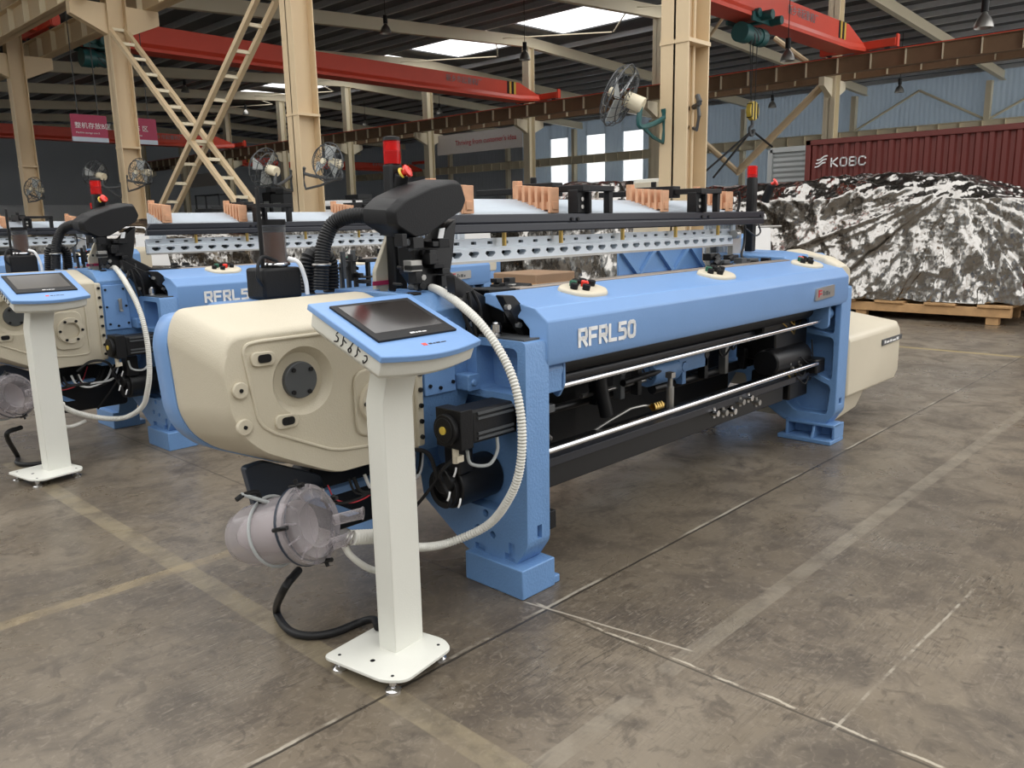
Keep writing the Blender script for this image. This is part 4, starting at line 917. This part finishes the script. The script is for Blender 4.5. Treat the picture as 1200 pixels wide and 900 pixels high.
# braces on the back wall
for y in (9.98, 17.5): 
    tag(obj('wall_brace', MB().cyl((53.7, y-3.7, 6.7), (53.7, y, 8.7), .07, n=8).cyl((53.7, y+3.7, 6.7), (53.7, y, 8.7), .07, n=8), 'beigew'), 'inverted V brace high on the back wall above the red container', 'brace', 'wall braces')
struct(obj('wall_right', MB().box(-14, 13, -14.15, -14, 0, 9.5), 'grey'))
struct(obj('wall_front', MB().box(-14.15, -14, -14, 75, 0, 9.5), 'grey'))
# ---------------------------------------------------------------- bracing of the rows
def ladder(p0, p1, w, label, group='ladder braces between the left columns'):
    r = thing('ladder_brace', ((p0[0]+p1[0])/2, (p0[1]+p1[1])/2, min(p0[2], p1[2])), label, 'brace', group)
    p0 = Vector(p0); p1 = Vector(p1)
    ox = Vector((w, 0, 0))
    def bar(a, b_, s): 
        d = (b_-a).normalized(); n1 = Vector((1, 0, 0))*s; n2 = d.cross(Vector((1, 0, 0))).normalized()*s
        return MB().loft([[a+n1+n2, a-n1+n2, a-n1-n2, a+n1-n2], [b_+n1+n2, b_-n1+n2, b_-n1-n2, b_+n1-n2]])
    obj('brace_rail', bar(p0, p1, .045), 'beige', r); obj('brace_rail', bar(p0+ox, p1+ox, .045), 'beige', r)
    L_ = (p1-p0).length; k = .5
    while k < L_-.2:
        c = p0+(p1-p0)*(k/L_); obj('brace_rung', MB().box(c.x, c.x+w, c.y-.03, c.y+.03, c.z-.03, c.z+.03), 'beigew', r); k += .62
    return r
a0 = at(118, 20, X=7.85); a1 = at(281, 243, X=7.85); a1 = a0+(a1-a0)*1.0
ladder(a0, a1, .36, 'ladder like beige brace sloping down right from the bracketed column')
a0 = at(300, 0, X=7.85); a1 = at(184, 252, X=7.85); a0 = a1+(a0-a1)*1.1
ladder(a0, a1, .36, 'ladder like beige brace sloping down left across the other one')
def strut(name, p0, p1, r_, label, m='beige', cat='brace', group=None):
    return tag(obj(name, MB().cyl(p0, p1, r_, n=8), m), label, cat, group)
strut('diagonal_brace', at(866, 200, X=30.9), at(964, 100, X=30.9), .14, 'beige diagonal brace rising to the column behind the red container')
strut('diagonal_brace', at(795, 140, X=30.9), at(866, 203, X=30.9), .12, 'thin beige brace crossing down right of the big column')
strut('diagonal_brace', at(800, 85, X=29), at(848, 20, X=29), .06, 'slim beige stay high up between big column and right crane')
strut('diagonal_brace', at(908, 45, X=31), at(946, 73, X=31), .10, 'short beige stay below the right crane girder')
# ---------------------------------------------------------------- bridge cranes
def crane(y, label, x0=8.6, x1=30.4, zt=7.75, zb=6.95, hoist_x=None):
    r = thing('bridge_crane', ((x0+x1)/2, y, zb), label, 'crane', 'red bridge cranes')
    w = .28
    def sec(x, t, b_): return [(x, y-w, t), (x, y+w, t), (x, y+w, b_+.25), (x, y+w+.1, b_+.1), (x, y+w+.1, b_), (x, y-w-.1, b_), (x, y-w-.1, b_+.1), (x, y-w, b_+.25)]
    g = obj('girder', MB().loft([sec(x0+.45, zt-.45, zb+.12), sec(x0+1.6, zt, zb), sec(x1-1.7, zt, zb), sec(x1-.40, zt-.42, zb+.10)]), 'crane', r, .01, sharp=25)
    for k, m_ in ((0, 'black'), (.14, 'yellow'), (.30, 'black'), (.44, 'yellow')):
        for xs in (x0+1.8, x1-2.5):
            obj('warning_stripe', MB().box(xs+k, xs+k+.12, y-w-.012, y-w+.01, zb+.27, zt), m_, g)
    text('crane_lettering', '新乡市起重机厂', 'walldark', g, (x1-6.2, y-w-.012, zb+.45), (1, 0, 0), (0, 0, 1), .30, .003)
    for x in (x0+.2, x1-.15):
        e = obj('end_carriage', MB().box(x-.14, x+.14, y-1.3, y+1.3, 7.12, 7.38).box(x-.4, x+.4, y-.25, y+.25, 7.14, 7.34), 'crane', r, .01)
        for yy in (y-1.0, y+1.0): obj('crane_wheel', MB().cyl((x-.06, yy, 7.17), (x+.06, yy, 7.17), .11, n=16), 'darkgrey', e)
        obj('buffer', MB().box(x-.1, x+.1, y-1.36, y-1.3, 7.1, 7.5), 'crane', e)
    if hoist_x:
        x = hoist_x; z = zb-.35
        h = obj('hoist_drum', MB().cyl((x-.55, y, z), (x-.20, y, z), .27, n=24).cyl((x-.2, y, z), (x+.45, y, z), .22, n=24).cyl((x+.45, y, z), (x+.75, y, z), .25, n=24), 'hoist', r, .01)
        obj('hoist_rope_winding', MB().tube([(x-.15+.004*i, y+.225*math.cos(i*.8), z+.225*math.sin(i*.8)) for i in range(110)], .012, 5, 1), 'darkgrey', h)
        obj('trolley', MB().box(x-.6, x+.6, y-.42, y-.36, zb-.12, zb+.12).box(x-.6, x+.6, y+.36, y+.42, zb-.12, zb+.12).box(x-.1, x+.1, y-.4, y+.4, zb-.12, zb-.06).cyl((x-.35, y-.5, zb+.1), (x-.35, y-.36, zb+.1), .12).cyl((x+.05, y-.5, zb+.1), (x+.05, y-.36, zb+.1), .12).cyl((x-.1, y-.75, zb+.05), (x-.1, y-.42, zb+.05), .13).cyl((x+.45, y-.75, zb-.02), (x+.45, y-.42, zb-.02), .12), 'hoist', h, .01)
    return r
crane(12.0, 'bright orange red bridge crane girder in the top right corner with a green hoist', hoist_x=at(878, 40, Y=12).x)
crane(27.0, 'long red bridge crane girder crossing the upper left of the picture', hoist_x=10.4)
crane(56.0, 'small far red bridge crane at the left edge behind the first column')
r3 = crane(62.0, 'dull red bridge crane in the far bay, low behind the banner', x0=32.4, x1=52.8, zt=7.0, zb=6.3)
# hook, ropes and slings under the right crane
hk = at(882, 130, Y=12); zt_ = 6.55
r = thing('crane_hook', (hk.x, 12, hk.z-.6), 'yellow and black hook block hanging on ropes from the right crane hoist', 'hook')
obj('hoist_rope', MB().cyl((hk.x-.12, 12, hk.z), (hk.x-.12, 12, zt_), .012, n=6).cyl((hk.x+.12, 12, hk.z), (hk.x+.12, 12, zt_), .012, n=6).cyl((hk.x-.35, 11.9, hk.z+.4), (hk.x-.3, 12, zt_), .012, n=6), 'black', r)
obj('pulley_block', MB().cyl((hk.x, 11.93, hk.z), (hk.x, 12.07, hk.z), .27, n=20), 'yellow', r, .01)
obj('pulley_stripe', MB().box(hk.x-.2, hk.x-.14, 11.92, 12.08, hk.z-.2, hk.z+.2).box(hk.x-.03, hk.x+.03, 11.92, 12.08, hk.z-.26, hk.z+.26).box(hk.x+.14, hk.x+.2, 11.92, 12.08, hk.z-.2, hk.z+.2), 'black', r)
obj('hook_body', MB().tube([(hk.x, 12, hk.z-.2), (hk.x, 12, hk.z-.4), (hk.x-.14, 12, hk.z-.5), (hk.x-.1, 12, hk.z-.66), (hk.x+.06, 12, hk.z-.66), (hk.x+.12, 12, hk.z-.52)], .05, 8), 'darkgrey', r)
for q, lb in (((822, 205), 'black lifting sling slanting far down left from the hook'), ((836, 208), 'second black lifting sling slanting down left from the hook'), ((905, 172), 'short black lifting sling slanting down right from the hook')):
    strut('lifting_sling', (hk.x, 12, hk.z-.55), at(*q, Y=12), .03, lb, 'black', 'sling')
# ---------------------------------------------------------------- signs and banner
def sign(x0, y0, x1, s1, s2, label):
    Y = 24.; A = at(x0, y0, Y=Y); B = at(x1, y0, Y=Y); hgt = .66; Z1 = A.z; Z0 = Z1-hgt; W_ = B.x-A.x
    r = thing('hanging_sign', ((A.x+B.x)/2, Y, Z0), label, 'sign', 'magenta hanging signs')
    obj('sign_board', MB().box(A.x, B.x, Y, Y+.06, Z0+hgt*.12, Z1), 'sign', r); obj('sign_strip', MB().box(A.x, B.x, Y-.005, Y+.06, Z0-hgt*.06, Z0+hgt*.12), 'signw', r)
    text('sign_lettering', s1, 'lettering', r, (A.x+W_*.08, Y-.01, Z0+hgt*.48), (1, 0, 0), (0, 0, 1), W_*.185, .003)
    text('sign_lettering', s2, 'lettering', r, (A.x+W_*.10, Y-.01, Z0+hgt*.26), (1, 0, 0), (0, 0, 1), W_*.07, .003)
    for xx in (A.x+.2, B.x-.2): obj('sign_wire', MB().cyl((xx, Y+.03, Z1), (xx, Y+.03, ZR(xx)+.45), .012, n=6), 'darkgrey', r)
sign(82, 133, 124, '整机存放B区', 'Machine storage area B', 'magenta hanging sign left of the bracketed column, white Chinese writing')
sign(143, 137, 182, '发 车 区', 'Departure area', 'magenta hanging sign right of the bracketed column, white Chinese writing')
A = at(512, 160, X=31.6); B = at(612, 147, X=31.6)
bn = thing('hanging_banner', (31.6, (A.y+B.y)/2, 5.25), 'white banner with one line of red writing under the runway beam', 'banner')
obj('banner_cloth', MB().box(31.6, 31.62, B.y, A.y, 5.25, 6.30), 'banner', bn)
text('banner_lettering', "Thriving from customer's idea", 'redink', bn, (31.59, A.y-1.5, 5.68), (0, -1, 0), (0, 0, 1), .38, .003)
A = at(222, 204, X=33); B = at(258, 200, X=33)
bn = thing('hanging_banner', (33, (A.y+B.y)/2, 4.9), 'second pale banner far back on the left behind the crossed braces', 'banner')
obj('banner_cloth', MB().box(33, 33.02, B.y, A.y, 4.9, 5.95), 'banner', bn)
# ---------------------------------------------------------------- high bay lamps
lamps = [((452, 35), 20, 'lamp nearest the top edge left of centre'), ((615, 66), 24, 'lamp beside the far column at the banner end'), ((1153, 26), 22, 'lamp in the top right corner'), ((923, 66), 24, 'lamp behind the right crane girder'),
         ((515, 131), 46, 'small lamp above the left half of the white banner'), ((428, 145), 46, 'small lamp left of the white banner'), ((1054, 105), 42, 'lamp above the red container, right of its column'), ((905, 123), 42, 'lamp above the hook block'),
         ((217, 105), 22, 'dark lamp between the crossed braces'), ((288, 132), 30, 'lamp under the far rafter left of the fan column'), ((43, 184), 50, 'small lamp seen beside the leftmost column'), ((78, 177), 50, 'tiny lamp under the left far rafters')]
for (x, y), dX, lb in lamps:
    p = at(x, y, X=dX)
    if p.z > ZR(dX)-.3: 
        f_ = (ZR(dX)-.6-H)/(p.z-H); p = CAM+(p-CAM)*f_
    r = thing('high_bay_lamp', p-Vector((0, 0, .1)), 'bell shaped hanging %s' % lb, 'lamp', 'bell shaped hanging lamps')
    s_ = .30
    obj('lamp_shade', MB().lathe(p+Vector((0, 0, .25)), (0, 0, -1), [(.05, 0), (.07, .08), (.14, .16), (.20, .30), (.21, .38), (.19, .38), (.12, .2), (0, .16)], 20), 'steel', r)
    obj('ballast', MB().cyl(p+Vector((0, 0, .22)), p+Vector((0, 0, .50)), .08, n=14), 'black', r)
    obj('lamp_rod', MB().cyl(p+Vector((0, 0, .5)), (p.x, p.y, ZR(p.x)+.5), .012, n=6), 'black', r)
# ---------------------------------------------------------------- wall fans
def fan(c, nrm, mount, label, R_=.36, m='darkgrey'):
    c = Vector(c); n_ = Vector(nrm).normalized(); mount = Vector(mount)
    r = thing('wall_fan', (mount.x, mount.y, mount.z), label, 'fan', 'wall fans on the columns')
    a = n_.orthogonal().normalized(); b_ = n_.cross(a); cg = MB()
    for d, q in ((-.09, .80), (0, 1.), (.09, .80)): cg.torus(c+n_*d, n_, R_*q, .008, 28, 5)
    for d in (-.09, .09): cg.torus(c+n_*d*1.2, n_, R_*.4, .005, 24, 4)
    for k in range(16):
        t = k*PI/8; e = a*math.cos(t)+b_*math.sin(t)
        cg.tube([c+n_*.13+e*R_*.15, c+n_*.10+e*R_*.75, c+e*R_, c-n_*.10+e*R_*.75, c-n_*.13+e*R_*.15], .0045, 4, 2)
    obj('fan_cage', cg, 'darkgrey', r)
    bl = MB()
    for k in range(3):
        t = k*2*PI/3; e = a*math.cos(t)+b_*math.sin(t); f_ = n_.cross(e)
        bl.loft([[c+e*.05+f_*.04+n_*.03, c+e*.05-f_*.04-n_*.03, c+e*.05-f_*.04-n_*.04, c+e*.05+f_*.04+n_*.02], [c+e*R_*.85+f_*.10+n_*.04, c+e*R_*.85-f_*.09-n_*.03, c+e*R_*.85-f_*.09-n_*.04, c+e*R_*.85+f_*.10+n_*.03]])
    obj('fan_blade', bl, 'grey', r)
    obj('fan_motor', MB().cyl(c-n_*.28, c-n_*.08, .085, .08, n=20).cyl(c+n_*.08, c+n_*.12, .05, n=16), 'beigew', r, .01)
    obj('fan_arm', MB().tube([c-n_*.25, c-n_*.25-Vector((0, 0, .22)), mount+Vector((0, 0, -.1)), mount], .028, 8, 5).tube([mount, mount-Vector((0, 0, .35)), c-n_*.25-Vector((0, 0, .2))], .02, 6, 2), m, r)
fan(at(726, 112, X=7.35), (-.35, .80, .42), (7.79, 5.14, at(775, 128, X=7.8).z), 'wall fan with dark green bracket and wire cage on the big beige column', .33, 'hoist')
fan(at(806, 100, X=8.6), (.2, -.9, .3), (8.0, 4.85, at(795, 115, X=8).z), 'small wall fan peeping out right behind the big beige column', .2)
fan(at(310, 197, X=7.35), (-.25, .9, .25), (7.79, 12.6, at(335, 200, X=7.8).z), 'wall fan with slanted cage left of the column with two fans', .33)
fan(at(384, 190, X=7.6), (-.85, -.2, .1), (7.85, 12.27, at(366, 195, X=7.8).z), 'thin caged wall fan right of the column with two fans', .30)
fan(at(112, 205, X=7.4), (-.3, .9, .2), (7.79, 19.9, at(130, 215, X=7.8).z), 'caged wall fan left of the bracketed column', .33)
fan(at(164, 202, X=7.7), (-.8, -.3, 0), (7.85, 19.6, at(152, 205, X=7.8).z), 'caged wall fan right of the bracketed column', .30)
fan(at(40, 222, X=7.6), (-.8, -.4, .1), (7.85, 26.75, at(32, 222, X=7.8).z), 'caged wall fan right of the leftmost column', .33)
# ---------------------------------------------------------------- shipping container, cabinets
X = 15.6; A = at(945, 165, X=X); Bz = at(1200, 143, X=X); zt_ = 2.95; ya = A.y; yb = ya-12.2
r = thing('shipping_container', (X+1.2, (ya+yb)/2, 0), 'dark red shipping container with white maker lettering and a wave mark', 'container')
mb = MB(); N_ = 366; pts = []
for i in range(N_+1):
    y = yb+(ya-yb)*i/N_; ph = (i % 6); pts.append((X+(.0 if ph in (0, 1, 2) else .045), y))
mb.loft([[(x, y, .12) for x, y in pts]+[(X+2.4, ya, .12), (X+2.4, yb, .12)], [(x, y, zt_-.08) for x, y in pts]+[(X+2.4, ya, zt_-.08), (X+2.4, yb, zt_-.08)]])
cn = obj('container_body', mb, 'cont', r, sharp=20)
obj('container_frame', MB().box(X-.02, X+.06, yb, ya, zt_-.10, zt_).box(X-.02, X+.06, yb, ya, 0, .14).box(X-.02, X+.1, ya-.1, ya, 0, zt_).box(X, X+2.4, yb, ya, zt_-.02, zt_), 'cont', r, .01)
a_ = at(974, 195, X=X-.03); strokes('container_lettering', 'KOBC', 'lettering', cn, a_, (0, -1, 0), (0, 0, 1), .145, .115, .055, .026, .004)
for k in range(3):
    p = at(955+k*1.2, 196-k*4.0, X=X-.01); obj('wave_mark', MB().tube([p, p+Vector((0, -.07, .015)), p+Vector((0, -.13, .06)), p+Vector((0, -.20, .075))], .014, 6, 5), 'lettering', cn)
A = at(904, 176, X=16.5); B = at(950, 214, X=16.5)
r = tag(obj('roller_shutter_booth', MB().box(16.5, 18, B.y+.05, A.y, 0, A.z-.02), 'shutter'), 'grey booth with ribbed door just left of the red container', 'booth')
obj('booth_frame', MB().box(16.45, 16.52, A.y-.05, A.y+.05, 0, A.z).box(16.45, 16.52, B.y, B.y+.12, 0, A.z).box(16.45, 16.52, B.y, A.y, A.z-.06, A.z+.04), 'grey', r)
cbx = at(803, 212, X=8.9)
r = thing('switch_cabinet', (8.8, cbx.y+.1, 0), 'tall off white switch cabinet right of the big beige column', 'cabinet')
obj('cabinet_body', MB().box(8.45, 9.25, cbx.y-.0, cbx.y+.45, .05, 2.02), 'white', r, .01); obj('cabinet_door', MB().box(8.42, 8.455, cbx.y+.03, cbx.y+.42, .12, 1.98), 'cream', r, .004); obj('cabinet_plinth', MB().box(8.47, 9.23, cbx.y+.02, cbx.y+.43, 0, .05), 'darkgrey', r)
r = thing('electric_cabinet', (9.0, 11.2, 0), 'white cabinet right behind the column with two fans', 'cabinet')
c0 = at(368, 236, X=9.0); c1 = at(394, 236, X=9.0)
obj('cabinet_body', MB().box(9.0, 9.6, c1.y, c0.y, .05, c0.z), 'lettering', r, .01); obj('cabinet_door', MB().box(8.98, 9.0, c1.y+.04, c0.y-.04, .1, c0.z-.05), 'lettering', r); obj('cabinet_plinth', MB().box(9.05, 9.55, c1.y+.03, c0.y-.03, 0, .05), 'darkgrey', r)
# dark machines and shelves deep in the hall
def rack(px0, px1, ytop, X, label):
    A = at(px0, ytop, X=X); B = at(px1, ytop, X=X); y0, y1 = B.y, A.y
    r = thing('storage_rack', (X+.4, (y0+y1)/2, 0), label, 'rack')
    h = A.z
    for y in (y0+.05, y1-.05):
        for x in (X+.05, X+.75): obj('rack_post', MB().box(x-.04, x+.04, y-.04, y+.04, 0, h), 'darkgrey', r)
    for k in range(4): obj('rack_shelf', MB().box(X, X+.8, y0, y1, h*(k+1)/4-.06, h*(k+1)/4-.01), 'darkgrey', r)
    return r
rack(228, 256, 229, 26, 'dark storage rack behind the crossed braces')
def machine(px0, px1, ytop, X, label, m='darkgrey', d=1.2):
    A = at(px0, ytop, X=X); B = at(px1, ytop, X=X); y0, y1 = B.y, A.y
    r = thing('workshop_machine', (X+d/2, (y0+y1)/2, 0), label, 'machine')
    obj('machine_body', MB().box(X, X+d, y0, y1, .1, A.z*.93), m, r, .05)
    obj('machine_top', MB().box(X+.1, X+d*.8, y0+(y1-y0)*.1, y0+(y1-y0)*.7, A.z*.93, A.z), 'darkgrey', r, .02)
    obj('machine_panel', MB().box(X-.02, X, y0+(y1-y0)*.2, y0+(y1-y0)*.8, A.z*.45, A.z*.8), 'grey', r, .01)
    obj('machine_feet', MB().box(X+.1, X+d-.1, y0+.05, y0+.2, 0, .1).box(X+.1, X+d-.1, y1-.2, y1-.05, 0, .1), 'black', r)
machine(306, 316, 220, 22, 'tall black machine with a narrow body left of the fan column', 'black')
machine(316, 331, 222, 22, 'tall grey machine touching the fan column', 'darkgrey')
machine(212, 262, 246, 20, 'low pale bench behind the second loom rail', 'tarp')
machine(395, 420, 229, 24, 'dark low machine to the right of the white cabinet')
machine(70, 108, 262, 16, 'low dark machine beyond the second loom head')
machine(28, 66, 262, 18, 'dark machine with levers beside the leftmost column')
# ---------------------------------------------------------------- foil wrapped machines
def foil(name, hullf, label, seed, nu=90, nv=60, group='foil wrapped machines'):
    """sheet wrapped round a body: hullf(u, v) gives the surface for u round the plan and v from floor to ridge"""
    mb = MB(); V = []
    for j in range(nv+1):
        row = []
        for i in range(nu):
            p = hullf(i/nu, j/nv)
            if seed == 1 and p.y < 3.9 and p.z > 1.72: p.z -= (3.9-p.y)*.30*min((p.z-1.72)/.3, 1)
            row.append(p)
        V.append(row)
    cen = Vector((0, 0, 0))
    for row in V:
        for p in row: cen += p
    cen /= (nu*(nv+1))
    R2 = []
    for j, row in enumerate(V):
        rr_ = []
        for i, p in enumerate(row):
            q = p*.9+Vector((seed*3.1, seed*1.7, 0)) if seed > 1 else p.copy(); d = (p-cen); d.normalize()
            # long diagonal folds pulled from the top corners, crossing creases and fine crumple
            rg = lambda v: 1-2.6*abs(noise.noise(v))
            f = rg(Vector((q.x*.8+q.y*1.0+q.z*.8, q.z*.35-q.y*.3, 2.)))*.085
            f += rg(Vector((q.x*1.9-q.y*2.1+q.z*1.7, q.z*.7+q.y*.6, 5.)))*.05
            f += rg(Vector((q.x*3.3+q.y*4.2+q.z*3., q.z*1.2-q.y, 9.)))*.028
            f += rg(q*5.5)*.016+rg(q*11)*.008
            if seed == 1:      # folds fanning out from the front top corner
                dy, dz = q.y-3.6, q.z-1.95
                dist = math.hypot(dy, dz); th = math.atan2(dz, dy)
                f += rg(Vector((th*4.2, dist*.22, 1.5)))*.075*min(dist/.8, 1)+rg(Vector((th*11, dist*.4, 4.)))*.025*min(dist/1.2, 1)
            w3 = p+d*f; w3.z = max(w3.z, .285 if seed == 1 else .01); rr_.append(w3)
        R2.append(rr_)
    mb.loft(R2, cap=True)
    return obj(name, mb, 'foil', None, sharp=75), None
def boxhull(x0, x1, y0, y1, h, ridge=.0, sk=.12, low=.0):
    def f(u, v):
        per = [(x0, y0), (x0, y1), (x1, y1), (x1, y0)]; L_ = [y1-y0, x1-x0, y1-y0, x1-x0]; T = sum(L_); s = u*T; k = 0
        while s > L_[k]: s -= L_[k]; k += 1
        a = Vector(per[k]); b_ = Vector(per[(k+1) % 4]); p = a+(b_-a)*(s/L_[k])
        c = Vector(((x0+x1)/2, (y0+y1)/2))
        vv = min(v/.72, 1)
        flare = sk*(1-vv)**1.6
        dirv = (p-c).normalized(); z = low+(h-low)*vv; q = p+dirv*flare
        if v > .72:
            t = (v-.72)/.28; hx = max(abs(y1-y0)-abs(x1-x0), 0)/2
            ctr = Vector((c.x, max(min(p.y, c.y+hx*.9), c.y-hx*.9))); q = p+(ctr-p)*t*.97; z = h+ridge*math.sin(min(t*2.2, 1)*PI/2)
        return Vector((q.x, q.y, z))
    return f
o, _ = foil('foil_wrapped_machine', boxhull(12.9, 15.0, 2.78, 8.6, 1.76, .30, .12, .33), '', 1, 620, 170)
tag(o, 'big machine wrapped in crinkled silver foil on a wooden pallet, right side', 'wrapped machine', 'foil wrapped machines')
pt = thing('wooden_pallet', (13.9, 5.8, 0), 'long wooden pallet under the big foil wrapped machine on the right', 'pallet')
for x in (12.75, 13.9, 15.0):
    obj('pallet_beam', MB().box(x, x+.10, 2.75, 8.8, .11, .24), 'pallet', pt, .006)
for k in range(9): obj('pallet_deck_board', MB().box(12.72, 15.2, 2.75+k*.70, 2.75+k*.70+.42, .24, .275), 'pallet', pt, .004)
for y in (2.9, 4.7, 6.6, 8.3):
    for x in (12.78, 13.92, 15.0): obj('pallet_block', MB().box(x, x+.12, y, y+.16, 0, .11), 'pallet', pt, .004)
o, _ = foil('foil_wrapped_machine', boxhull(9.4, 11.6, 6.9, 8.6, 1.55, .45, .1), '', 2, 110, 50)
tag(o, 'foil wrapped hump seen between the two black clamps above the near loom', 'wrapped machine', 'foil wrapped machines')
o, _ = foil('foil_wrapped_machine', boxhull(7.0, 12.5, 9.6, 11.6, 1.50, .25, .1), '', 3, 180, 50)
tag(o, 'long foil wrapped machine behind the second loom', 'wrapped machine', 'foil wrapped machines')
o, _ = foil('foil_wrapped_machine', boxhull(4.6, 7.2, 13.2, 16.0, 1.40, .2, .1), '', 4, 120, 50)
tag(o, 'foil wrapped machine standing deep on the left behind the second loom', 'wrapped machine', 'foil wrapped machines')
o, _ = foil('foil_wrapped_machine', boxhull(13.2, 15.4, 9.6, 13.4, 1.60, .4, .1), '', 5, 140, 50)
tag(o, 'foil wrapped machine farther back, left of the big one', 'wrapped machine', 'foil wrapped machines')
# blue loom castings lying between the near loom and the foil, seen below the rail
def casting(p, L_, label):
    r = thing('loom_casting', p, label, 'casting', 'blue castings behind the near loom')
    x, y, z = p
    obj('casting_body', MB().box(x, x+L_, y, y+.06, 1.0, 1.03).box(x, x+L_, y, y+.06, 1.28, 1.31).box(x, x+L_, y+.04, y+.06, 1.03, 1.28), 'blue_cast', r, .006)
    for k in range(5):
        a = x+L_*k/5; b_ = x+L_*(k+1)/5; s = k % 2
        obj('casting_rib', MB().prism([(a, 1.03 if s else 1.25), (a+.04, 1.03 if s else 1.28), (b_, 1.26 if s else 1.05), (b_-.04, 1.28 if s else 1.03)], 'Y', y, y+.05), 'blue_cast', r)
    for a in (x+.1, x+L_-.2): obj('casting_leg', MB().box(a, a+.1, y, y+.3, 0, 1.0), 'blue_cast', r, .006)
casting((6.25, 4.55, 0), 1.5, 'blue ribbed casting seen below the perforated rail, left of the electrical cabinet')
r = thing('loom_casting', (7.9, 4.1, 0), 'blue square casting with a stepped top behind the near loom', 'casting', 'blue castings behind the near loom')
obj('casting_body', MB().prism([(7.6, 0), (7.6, 1.30), (7.75, 1.38), (8.1, 1.36), (8.1, 1.28), (8.35, 1.15), (8.35, 0)], 'Y', 4.1, 4.4), 'blue_cast', r, .01)
# wooden crate and blue tube parts seen through the gap
r = thing('wooden_crate', (5.25, 4.75, 0), 'brown wooden crate seen in the gap under the perforated rail', 'crate')
obj('crate_body', MB().box(5.0, 5.5, 4.5, 5.0, .1, 1.12), 'brown', r, .01)
for z in (.3, .65, 1.0): obj('crate_batten', MB().box(4.98, 5.5, 4.48, 5.0, z-.04, z+.04), 'pallet', r)
obj('crate_runner', MB().box(5.0, 5.5, 4.52, 4.98, 0, .1), 'pallet', r)

# ---------------------------------------------------------------- light: daylight from the open sides, windows and skylights
w = bpy.data.worlds.new('daylight'); bpy.context.scene.world = w; w.use_nodes = True; nt = w.node_tree
bg = nt.nodes['Background']; bg.inputs['Color'].default_value = (1.0, .99, .97, 1); bg.inputs['Strength'].default_value = 2.25
